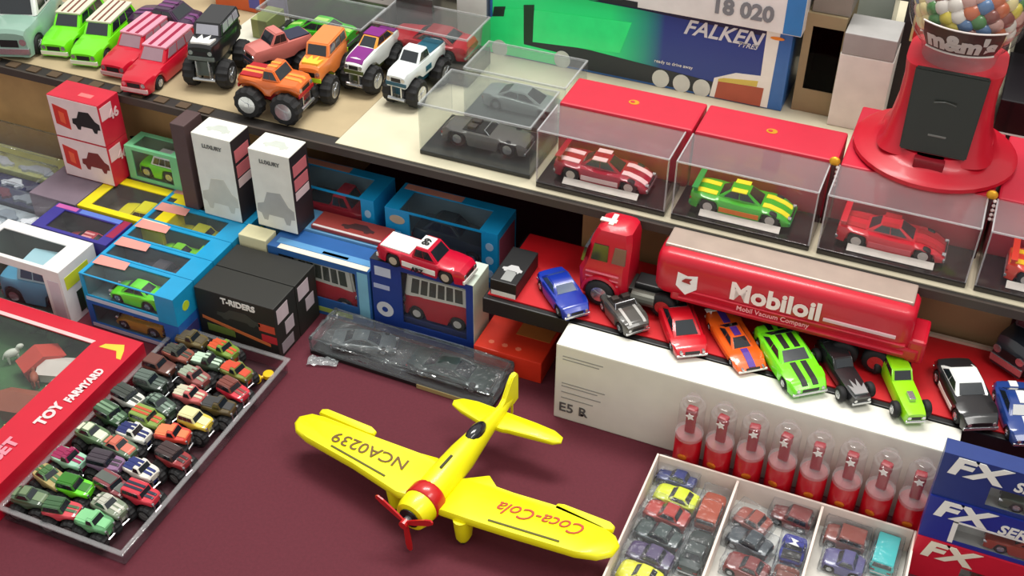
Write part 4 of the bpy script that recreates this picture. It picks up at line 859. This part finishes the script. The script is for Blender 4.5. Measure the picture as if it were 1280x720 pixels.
# bus boxes
BB = M((28, 58, 138), .4, 0, .15)
for i, (xa_, xb_, lb, lc) in enumerate(((-.800, -.646, 'blue box with a red and white toy bus, half hidden by the black cartons', 'red and white toy bus in the left bus box, mostly hidden by black cartons'), (-.643, -.497, 'blue and white bus box carrying the red and white pickup', 'red and white toy bus in the box under the pickup'))):
    r, fs = winbox('bus_box', lb, xa_, xb_, 1.072, 1.120, .0005, (.120 if i else .096), BB if i else M((44, 96, 160), .4, 0, .15), {'front': (.30, .22, .93, .93)} if i else {'front': (.1, .3, .86, .9)}, M((40, 52, 90), .6), cat='box')
    f = fs['front']
    if i:
        decal(r, f, disc(.12, .34, .085, 20, 1.2), M((206, 208, 214), .4), 'printed_wheel'); decal(r, f, disc(.12, .34, .03, 12, 1.2), BB, 'wheel_centre', .0007)
        decal(r, f, rect(.04, .80, .2, .92), M((200, 208, 226), .4), 'white_panel'); decal(r, f, rect(.02, .62, .18, .68), M((180, 190, 220), .4), 'pale_line')
        decal(r, fs['right'], rect(.0, .0, 1, 1), M((214, 220, 200), .5), 'pale_side'); decal(r, f, rect(.3, .08, .9, .13), M((170, 186, 214), .4), 'pale_line'); decal(r, fs['top'], rect(.88, .0, 1, 1), M((206, 220, 206), .5), 'pale_edge')
        decal(r, fs['top'], rect(.0, .0, .9, .35), M((44, 44, 52), .4), 'dark_panel')
    else:
        decal(r, fs['top'], rect(.1, .0, .98, .2), M((226, 224, 206), .5), 'cream_band'); decal(r, fs['top'], rect(.05, .22, .98, .46), M((90, 150, 200), .5), 'light_blue_band'); decal(r, fs['top'], rect(.5, .25, .75, .36), M((222, 220, 120), .5), 'yellow_mark')
        decal(r, f, rect(.88, .15, .98, .95), M((130, 190, 214), .4), 'cyan_strip'); decal(r, f, rect(.3, .06, .8, .14), M((170, 190, 90), .5), 'green_strip')
    bx = (-.553 if i else -.722)
    q = thing('packing_block', 'dark block the %s toy bus stands on inside its box' % ('right' if i else 'left'), 'packing', (bx, 1.097, .0035)); obj('block', box(NB(), -.05, .05, -.018, .018, 0, (.028 if i else .006), .001), M((30, 44, 100), .6), q)
    vehicle('toy_bus', lc, 'toy bus', (bx, 1.097, .0320 if i else .010), PI if i else 0, .098, .038, .072, 'van', paint((186, 22, 40)), roof=paint((224, 226, 214)), wr=.0105, hub=M((220, 216, 210), .3, .2), glass=M((60, 70, 60), .2, 0, .4))
v = car('small white and red pickup truck standing on the bus box', (588, 338), (480, 303), .1203, .042, .040, 'pickup', paint((196, 16, 50)), name='toy_pickup', cat='toy truck', side=WHT, trim=WHT, hub=M((200, 190, 170), .3, .2), wr=.0105)
b = NB(); box(b, -.007, .010, -.0125, .0125, .0399, .0407); ro = obj('roof_panel', b, WHT, v); text('68', .014, BLK, v, Vector((.001, 0, .0408)), (0, -1, 0), (1, 0, 0), bold=.04)
for s in (-1, 1): text('ARZ', .009, BLK, v, Vector((0, s*-.0242, .0112)), (s, 0, 0), (0, 0, 1), bold=.05)
r, fs = stack('flat red and brown picture pack lying on the left bus box', -.762, -.652, 1.1235, 1.160, .1005, .1060, M((150, 56, 50), .5), name='card_pack')
decal(r, fs['top'], silh(.35, .3, .8, .75), M((70, 40, 40), .5), 'printed_car'); decal(r, fs['top'], rect(.02, .02, .98, .12), M((206, 200, 200), .5), 'pale_edge')
stack('light blue carton behind the left bus box under the picture pack', -.834, -.646, 1.1205, 1.1655, .0005, .1000, M((96, 150, 190), .5))
# large sky blue boxes behind
for i, (xa_, xb_, ya, lb, cl, cc_) in enumerate(((-.834, -.690, 1.172, 'large sky blue box with a red car, left of the pair under the shelf', 'dark red pickup behind the window of the left large sky blue box', (190, 16, 44)), (-.671, -.505, 1.168, 'large sky blue box with a dark grey car, right of the pair under the shelf', 'dark grey car behind the window of the right large sky blue box', (44, 54, 60)))):
    r, fs = winbox('windowed_box', lb, xa_, xb_, ya, ya+.064, .0505, .133, M((26, 156, 214), .4, 0, .15), {'top': (.13, .02, .84, .76), 'front': (.22, .12, .86, .96)}, M((130, 158, 170), .6), cat='box')
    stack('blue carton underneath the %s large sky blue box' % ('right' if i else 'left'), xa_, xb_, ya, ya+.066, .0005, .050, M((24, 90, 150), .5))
    decal(r, fs['top'], rect(.03, .78, .55, .97), M((222, 150, 130), .5), 'orange_pink_header')
    for q in (.18, .45, .72): decal(r, fs['front'], disc(.93, q, .035, 12, 2.2), M((170, 206, 232), .5), 'white_oval')
    decal(r, fs['front'], disc(.11, .80, .07, 14, 1.2), M((206, 220, 230) if not i else (196, 176, 150), .5), 'picture_oval')
    if i == 1: decal(r, fs['right'], rect(.1, .1, .9, .85), M((150, 70, 90), .5), 'pink_panel')
    q = thing('packing_block', 'pale block under the car inside the %s large sky blue box' % ('right' if i else 'left'), 'packing', ((xa_+xb_)/2+.008, ya+.027, .0537)); obj('block', box(NB(), -.05, .05, -.02, .02, 0, .0145, .001), M((150, 176, 186), .6), q)
    vehicle('boxed_car', cl, 'toy car', ((xa_+xb_)/2+.008, ya+.027, .0684), 0, .112, .046, .052, 'pickup' if not i else 'muscle', paint(cc_), wr=.010)
# red and white pair
RS = M((196, 26, 52), .45, 0, .1)
for i, (lb) in enumerate(('white and red box with a red brown car picture, lower of the pair', 'white and red box with a black car picture, upper of the pair')):
    z0 = .0905+i*.0660
    r, fs = stack(lb, -1.166, -1.0785, 1.1125, 1.157, z0, z0+.0657, RS)
    f = fs['front']; decal(r, f, rect(.015, .02, .985, .98), M((232, 208, 208), .5), 'white_front'); decal(r, f, [(.08, .32), (.36, .24), (.36, .72), (.08, .80)], M((206, 46, 34), .5), 'red_square', .0008)
    decal(r, f, silh(.42, .30, .96, .78), (BLK if i else M((120, 40, 36), .5)), 'printed_car', .0008); decal(r, f, [(.18, .40), (.28, .36), (.28, .62), (.18, .66)], M((236, 96, 60), .5), 'orange_mark', .0011)
    decal(r, fs['right'], rect(.05, .6, .6, .92), M((226, 190, 192), .5), 'pale_panel'); 
    ftext(r, fs['right'], '46', .62, .62, .02, M((226, 190, 192), .5), bold=.03)
    if i: decal(r, fs['top'], rect(.5, .3, .75, .5), M((226, 110, 110), .5), 'pink_mark')
stack('grey purple pack under the left of the red and white pair', -1.185, -1.104, 1.053, 1.156, .0005, .0895, M((120, 106, 118), .5))
stack('grey carton under the mint green framed box', -1.074, -.960, 1.1405, 1.183, .0005, .0900, M((110, 100, 90), .5))
# mint box
r, fs = winbox('mint_box', 'mint green framed box with a lime green car, standing on the yellow box', -1.074, -.978, 1.141, 1.182, .0905, .146, M((124, 206, 152), .4, 0, .2), {'top': (.12, .14, .80, .82), 'front': (.12, .10, .80, .90), 'right': (.2, .2, .8, .8)}, M((120, 140, 116), .6), cat='box')
vehicle('boxed_car', 'lime green car with white roof inside the mint green box', 'toy car', (-1.028, 1.161, .0935), PI, .064, .032, .040, 'wagon', paint((120, 226, 30)), roof=WHT, mini=True)
# white cartons with dark sides
for i, (xa_, xb_, ya, z0, lb) in enumerate(((-.923, -.862, 1.107, .0910, 'left white upright box with black and pink side, below the orange monster truck'), (-.832, -.770, 1.103, .1005, 'right white upright box with car sketch, standing on the left bus box'))):
    r, fs = stack(lb, xa_, xb_, ya, ya+.044, z0, .222, M((232, 232, 222), .5))
    f = fs['right']; decal(r, f, rect(0.01, .0, .99, .99), M((44, 36, 38), .5), 'dark_side')
    for a, b2, c in ((.72, .86, (206, 110, 116)), (.54, .68, (206, 110, 116)), (.42, .52, (226, 200, 200))): decal(r, f, rect(.12, a, .88, b2), M(c, .5), 'pink_label', .0008)
    ftext(r, fs['front'], 'LUXURY', .5, .87, .008, M((110, 112, 108), .5), bold=.03); decal(r, fs['top'], silh(.2, .3, .8, .7), M((190, 196, 188), .5), 'printed_car')
    decal(r, fs['front'], silh(.04, .10, .97, .50), M((176, 176, 172) if i else (206, 204, 192), .5), 'printed_car')
stack('narrow dark box with pink labels beside the left white upright box', -.958, -.935, 1.110, 1.150, .0910, .226, M((80, 60, 60), .5))
# wrapped packs at the far left
def pack(label, x0, x1, y0, y1, z0, z1, base, cars, seed, film=WRAP):
    random.seed(seed); w, d, h = x1-x0, y1-y0, z1-z0
    t = thing('wrapped_pack', label, 'package', ((x0+x1)/2, (y0+y1)/2, z0)); obj('card_backing', box(NB(), -w/2, w/2, -d/2, d/2, 0, h*.55, .001), M(base, .5), t)
    bm = NB(); box(bm, -w/2-.001, w/2+.001, -d/2-.001, d/2+.001, .0003, h, .003); bmesh.ops.subdivide_edges(bm, edges=bm.edges[:], cuts=4, use_grid_fill=True)
    for v_ in bm.verts:
        if v_.co.z > h*.6: v_.co.z += random.uniform(-.004, .0)
    obj('clear_film', bm, film, t, 60)
    for k, c in enumerate(cars):
        obj('printed_shape', slab(NB(), (Vector((-w/2, -d/2, h*.55)), Vector((1, 0, 0)), Vector((0, 1, 0)), Vector((0, 0, 1))), [(p[0]*w, p[1]*d) for p in silh(.06+.3*(k % 3), .08+.45*(k//3), .32+.3*(k % 3), .42+.45*(k//3))], 0, .004), M(c, .4), t)
pack('silvery white wrapped pack at the left edge, beside the purple blue box', -1.31, -1.134, .99, 1.056, .0005, .088, (168, 178, 184), [(90, 100, 110), (220, 226, 230), (60, 70, 80), (210, 214, 220), (130, 140, 150), (230, 232, 236)], 3)
pack('dark navy wrapped pack with grey cars behind the silvery one', -1.34, -1.188, 1.060, 1.120, .0005, .095, (50, 50, 84), [(120, 126, 136), (110, 40, 60), (150, 156, 164), (60, 60, 70), (190, 194, 200), (90, 90, 110)], 4)
pack('pale yellow wrapped pack at the left edge in front of the tan carton', -1.46, -1.19, 1.124, 1.18, .0005, .105, (222, 222, 150), [(70, 90, 160), (230, 232, 236), (210, 214, 220)], 5)
# dark blister in front
t = thing('blister_pack', 'dark clear wrapped blister pack lying on the cloth in front of the bus boxes', 'package', (-.56, 1.026, .0003), -.02)
obj('black_tray', box(NB(), -.138, .125, -.034, .034, 0, .006, .001), M((22, 22, 22), .4), t)
obj('tan_edge', box(NB(), .02, .124, -.0355, -.0342, 0, .006), M((170, 150, 100), .6), t)
bm = NB(); box(bm, -.1385, .1255, -.0342, .0342, .0062, .030, .004); bmesh.ops.subdivide_edges(bm, edges=bm.edges[:], cuts=6, use_grid_fill=True); random.seed(9)
for v_ in bm.verts:
    if v_.co.z > .01: v_.co += Vector((random.uniform(-.002, .002), random.uniform(-.001, .001), random.uniform(-.005, 0)))
obj('clear_film', bm, CLEAR((200, 210, 212), .10, .10, .9, 'smoky_film'), t, 60)
vehicle('wrapped_car', 'dark green black car inside the dark blister pack', 'toy car', (-.505, 1.024, .0066), -.02, .115, .045, .022, 'super', paint((36, 50, 48)), wr=.007)
vehicle('wrapped_car', 'grey car at the left end of the dark blister pack', 'toy car', (-.635, 1.03, .0066), .3, .085, .036, .020, 'super', paint((84, 90, 92)), wr=.006)
t = thing('foil_scrap', 'crumpled clear bag corner on the cloth beside the black cartons', 'packaging', (-.674, .985, .0003), .3)
bm = NB(); bmesh.ops.create_grid(bm, x_segments=8, y_segments=6, size=.5)
for v_ in bm.verts: v_.co = Vector((v_.co.x*.04, v_.co.y*.018, .001+random.uniform(0, .004)))
bmesh.ops.solidify(bm, geom=bm.faces[:], thickness=.0004); obj('film', bm, CLEAR((190, 196, 198), .2, .35, .9, 'foil_film'), t)

# ================================================================== TRAY OF MINI MONSTER TRUCKS
tr = thing('clear_tray', 'shallow clear plastic tray full of tiny monster trucks, lower left', 'tray', (0, 0, 0))
tx0, tx1, ty0, ty1 = -.870, -.706, .612, .951
CT_ = CLEAR((190, 170, 180), .06, .03, 0, 'tray_plastic')
obj('tray_floor', box(NB(), tx0, tx1, ty0, ty1, .0006, .002), CT_, tr)
for a in ((tx0, tx0+.002, ty0, ty1, .0022, .020), (tx1-.002, tx1, ty0, ty1, .0022, .020), (tx0+.002, tx1-.002, ty0, ty0+.002, .0022, .020), (tx0+.002, tx1-.002, ty1-.002, ty1, .0022, .020)): obj('tray_wall', box(NB(), *a), CT_, tr)
bm = NB()
for a in ((tx0-.004, tx1+.004, ty0-.004, ty0+.002), (tx0-.004, tx1+.004, ty1-.002, ty1+.004), (tx0-.004, tx0+.002, ty0, ty1), (tx1-.002, tx1+.004, ty0, ty1)): box(bm, *a, .0202, .0225, .0006)
obj('tray_rim', bm, CLEAR((230, 215, 215), .15, .25, 0, 'rim_plastic'), tr)
MT = [((205, 447), (100, 60, 50), 'brown red', None), ((282, 434), (120, 150, 60), 'green over orange', (206, 84, 44)), ((262, 455), (56, 74, 56), 'dark green with white', (190, 214, 190)), ((216, 471), (50, 62, 54), 'dark grey green', (90, 104, 96)),
      ((168, 489), (222, 222, 212), 'white boxy', (60, 66, 60)), ((205, 487), (60, 78, 66), 'dark grey', (120, 140, 126)), ((245, 482), (150, 84, 80), 'dusty pink', (150, 160, 140)), ((286, 493), (122, 130, 60), 'olive over orange', (206, 74, 46)),
      ((206, 512), (130, 158, 70), 'moss green', (196, 84, 50)), ((248, 514), (196, 96, 96), 'pink and cream', (200, 196, 170)), ((282, 524), (206, 36, 56), 'small red', (120, 60, 50)), ((172, 531), (226, 226, 216), 'white over navy', (30, 40, 100)),
      ((137, 516), (54, 84, 56), 'dark green', (120, 150, 120)), ((106, 541), (90, 118, 80), 'green and cream', (210, 216, 190)), ((148, 559), (86, 110, 84), 'grey green', (206, 110, 90)), ((226, 552), (222, 196, 70), 'mustard yellow', (220, 214, 160)),
      ((193, 576), (214, 70, 56), 'tomato red', (226, 126, 80)), ((69, 571), (160, 206, 180), 'mint over magenta', (150, 30, 80)), ((118, 588), (140, 104, 140), 'lilac', (60, 50, 60)), ((34, 598), (176, 156, 100), 'tan', (70, 110, 60)),
      ((75, 616), (110, 230, 40), 'lime green', (50, 120, 30)), ((165, 608), (230, 226, 214), 'white over blue', (30, 44, 110)), ((209, 603), (150, 40, 44), 'dark red', (60, 40, 40)), ((120, 628), (130, 60, 66), 'maroon grey', (90, 96, 90)),
      ((132, 648), (120, 132, 110), 'chrome grey', (190, 190, 176)), ((174, 646), (206, 50, 66), 'crimson', (30, 40, 60)), ((74, 655), (206, 66, 76), 'coral red', (60, 96, 60)), ((33, 632), (64, 86, 62), 'forest green', (110, 130, 96)),
      ((100, 668), (90, 150, 100), 'sea green', (130, 200, 140)), ((249, 550), (84, 70, 40), 'dark brown', (60, 60, 60)), ((238, 447), (150, 84, 70), 'rusty', (70, 70, 60)), ((247, 423), (110, 96, 60), 'khaki', (90, 80, 60))]
random.seed(12); mtok = []
for i, ((px, py), c, cn, c2) in enumerate(MT):
    z = .0024; p = at(px, py+6, z+.012)
    mtok.append([p.x, p.y, c, cn, c2])
oc = at(335, 468, .01)
# separate overlapping trucks a little, keep them in the tray
for _ in range(400):
    for a in mtok:
        dx, dy = a[0]-oc.x, a[1]-oc.y; dd = math.hypot(dx, dy)
        if dd < .038: a[0] += dx/dd*(.038-dd)*.5; a[1] += dy/dd*(.038-dd)*.5
    for i, a in enumerate(mtok):
        for b in mtok[i+1:]:
            dx, dy = b[0]-a[0], b[1]-a[1]; ox, oy = .0435-abs(dx), .033-abs(dy)
            if ox > 0 and oy > 0:
                if ox < oy: s = ox/2*.5*(1 if dx > 0 else -1); a[0] -= s; b[0] += s
                else: s = oy/2*.5*(1 if dy > 0 else -1); a[1] -= s; b[1] += s
        a[0] = min(tx1-.027, max(tx0+.027, a[0])); a[1] = min(ty1-.02, max(ty0+.02, a[1]))
for x, y, c, cn, c2 in mtok:
    vehicle('mini_monster_truck', 'tiny %s monster truck with fat black tyres in the clear tray' % cn, 'toy truck', (x, y, .0024), random.uniform(-.22, .2), .0405, .030, .0365, random.choice(['pickup', 'suv', 'muscle', 'pickup', 'wagon']), paint(c), wr=.0112, ww=.0105, lift=.0195,
            mini=True, big=True, roof=(paint(c2) if c2 and random.random() < .5 else None), stripe=(M(c2, .4) if c2 else None), stripes=((-.25, .25),) if random.random() < .4 else ((-.2, -.05), (.05, .2)), hub=M((120, 122, 120), .3, .4), group='tiny monster trucks in the clear tray', trim=M(c2, .5) if c2 else None)
t = thing('yellow_wheels', 'pair of tiny yellow toy wheels lying in the empty corner of the clear tray', 'toy part', (*at(328, 473, .005).xy, .0022), .9)
for s in (-1, 1): obj('wheel', cyl(NB(), (s*.0085, 0, .0052), .0072, .0062, 'Z', 14, bev=.001), M((232, 190, 20), .4), t)
obj('axle', cyl(NB(), (0, 0, .005), .002, .012, 'X', 8), M((220, 176, 20), .4), t)
# ================================================================== VEHICLES ON THE RAISED SHELF, LEFT
SV = SZ+.0004
def sv(label, f, r, W, H, st, pm, **k): return car(label, f, r, k.pop('z', SV), W, H, st, pm, **k)
sv('mint green off road car with white roof in the top left corner', (2, 58), (62, -14), .068, .078, 'suv', paint((140, 174, 158)), roof=paint((232, 236, 232)), wr=.0145, L=.15, cat='toy car', name='toy_off_road_car')
LG = paint((110, 220, 20)); CRF = paint((226, 220, 196)); ST_ = M((120, 70, 60), .5)
for lb, f, r_ in (('lime green car with cream striped roof, next to the mint off road car', (66, 58), (118, 8)), ('lime green car with cream striped roof, next to the red wagons', (103, 70), (157, 18))):
    sv(lb, f, r_, .05, .046, 'wagon', LG, rooftop=CRF, roofstripe=ST_, trim=M((226, 226, 206), .4, .2), stripes=((-.22, -.17), (-.03, .03), (.17, .22)), wr=.010, group='lime green wagons')
PR = paint((196, 18, 44))
for lb, f, r_ in (('red wagon with pink striped roof, left of the two, behind the other', (140, 84), (204, 34)), ('red wagon with pink striped roof, front one nearest the shelf edge', (166, 104), (234, 46))):
    sv(lb, f, r_, .05, .046, 'wagon', PR, rooftop=paint((226, 150, 170)), trim=M((226, 190, 190), .3, .4), roofstripe=M((150, 20, 60), .4), stripes=((-.2, -.1), (.1, .2)), wr=.010, group='red wagons', glass=M((150, 120, 130), .2))
sv('dark purple car parked behind the red wagons', (166, 20), (248, 34), .06, .055, 'muscle', paint((58, 28, 60)), stripe=M((110, 60, 110), .4), wr=.012)
BT = dict(big=True, ww=.018, cat='toy truck', name='monster_truck')
sv('tall black monster truck with chrome front, beside the red wagons', (252, 84), (288, 42), .060, .088, 'suv', paint((24, 24, 28)), lift=.046, wr=.021, L=.1, glass=M((170, 170, 180), .15, .2), trim=M((120, 130, 126), .3, .6), flame=WHT, **BT)
sv('orange monster truck with red stripe at the shelf edge above the white boxes', (392, 122), (300, 104), .062, .072, 'pickup', paint((214, 104, 40)), lift=.036, wr=.0225, L=.092, stripe=M((226, 150, 60), .4), trim=M((170, 20, 30), .4), **BT)
sv('dusty pink and navy monster pickup behind the orange one', (322, 78), (376, 60), .050, .074, 'pickup', paint((196, 112, 104)), lift=.036, wr=.019, L=.095, trim=M((40, 44, 66), .6), **BT)
sv('orange and lime monster truck in the middle of the row', (388, 104), (422, 66), .050, .080, 'suv', paint((230, 130, 60)), lift=.036, wr=.021, L=.095, trim=M((176, 214, 30), .4), flame=M((240, 190, 60), .4), **BT)
sv('white and purple monster truck with orange roof end', (442, 96), (490, 54), .046, .070, 'muscle', paint((222, 226, 222)), roof=paint((226, 150, 50)), lift=.034, wr=.0205, L=.11, stripe=M((120, 26, 120), .4), stripes=((-.36, .36),), trim=M((70, 80, 30), .5), **BT)
sv('white and teal monster truck nearest the clear cases', (500, 108), (542, 72), .048, .072, 'pickup', paint((226, 232, 232)), lift=.036, wr=.0205, L=.115, side=M((20, 90, 110), .4), trim=M((20, 80, 100), .4), **BT)
# card and boxes at the back left
r, fs = carton('cream_card', 'cream card lying flat behind the black monster truck', 'card', -1.04, -.975, 1.36, 1.46, SZ+.0002, SZ+.004, M((214, 212, 196), .6))
r, fs = carton('toy_carton', 'pink and white carton at the top edge behind the lime green cars', 'box', -1.26, -1.13, 1.50, 1.60, SW, .30, M((222, 200, 200), .5))
decal(r, fs['front'], rect(.1, .1, .5, .5), M((110, 70, 120), .5), 'purple_panel')
r, fs = carton('toy_carton', 'orange carton at the top edge behind the dark purple car', 'box', -1.12, -1.035, 1.46, 1.56, SW, .29, M((212, 96, 50), .5)); decal(r, fs['front'], rect(.75, .1, .98, .9), M((90, 90, 170), .5), 'blue_panel')
r, fs = carton('toy_carton', 'lilac carton at the top edge left of the clear cases', 'box', -1.03, -.985, 1.47, 1.56, SW, .285, M((150, 140, 180), .5))
r, fs = carton('toy_carton', 'olive carton standing left of the lime green sports car case', 'box', -1.0, -.972, 1.38, 1.43, SZ+.0045, .25, M((150, 156, 100), .5))
for i, (a, b, y0, y1, z, lb) in enumerate(((-.98, -.80, 1.452, 1.56, .278, 'grey plastic case behind the lime green sports car case'), (-.79, -.73, 1.45, 1.6, .30, 'narrow dark plastic case behind the flat red car case'), (-.76, -.60, 1.62, 1.75, .31, 'dark flat plastic case left of the green lorry box'), (-1.10, -.78, 1.61, 1.80, .34, 'dark grey case stack at the top edge of the picture'))):
    r, fs = carton('plastic_case', lb, 'case', a, b, y0, y1, SW, z, M(((104, 98, 92), (60, 56, 54), (70, 66, 66), (66, 62, 60))[i], .25, 0, .4, .2, 30))
    decal(r, fs['top'], rect(.1, .1, .9, .9), M((60, 58, 60), .2, 0, .5), 'lid_panel')
r, fs = carton('toy_carton', 'pale carton in the top left corner behind the mint off road car', 'box', -1.5, -1.29, 1.48, 1.6, SW, .30, M((206, 196, 196), .5))
cd = bpy.data.cameras.new('camera'); cam = bpy.data.objects.new('camera', cd); col.objects.link(cam)
cd.sensor_width = 36; cd.lens = F/1280*36; cd.clip_start = .02
cam.matrix_world = Matrix(((CR.x, CU.x, -cf.x, CAM.x), (CR.y, CU.y, -cf.y, CAM.y), (CR.z, CU.z, -cf.z, CAM.z), (0, 0, 0, 1)))
sc = bpy.context.scene; sc.camera = cam
w = bpy.data.worlds.new('hall_light'); sc.world = w; w.use_nodes = True
w.node_tree.nodes['Background'].inputs[0].default_value = (1, .99, .95, 1); w.node_tree.nodes['Background'].inputs[1].default_value = .56
def lamp(name, x, y, z, sx, sy, e, c=(1, .975, .925), aim=(-.4, 1.1, 0)):
    d = bpy.data.lights.new(name, 'AREA'); d.shape = 'RECTANGLE'; d.size = sx; d.size_y = sy; d.energy = e; d.color = c
    o = bpy.data.objects.new(name, d); col.objects.link(o); o.location = (x, y, z)
    o.rotation_euler = (Vector(aim)-Vector((x, y, z))).to_track_quat('-Z', 'Y').to_euler(); return o
lamp('ceiling_lamp', -.6, 1.6, 2.25, 1.3, .5, 42); lamp('ceiling_lamp', .9, .6, 2.25, 1.3, .5, 18)
sc.view_settings.view_transform = 'Standard'; sc.view_settings.look = 'None'; sc.view_settings.gamma = 1; sc.view_settings.use_curve_mapping = False
sc.view_settings.exposure = 0.22
sc.cycles.transparent_max_bounces = 24
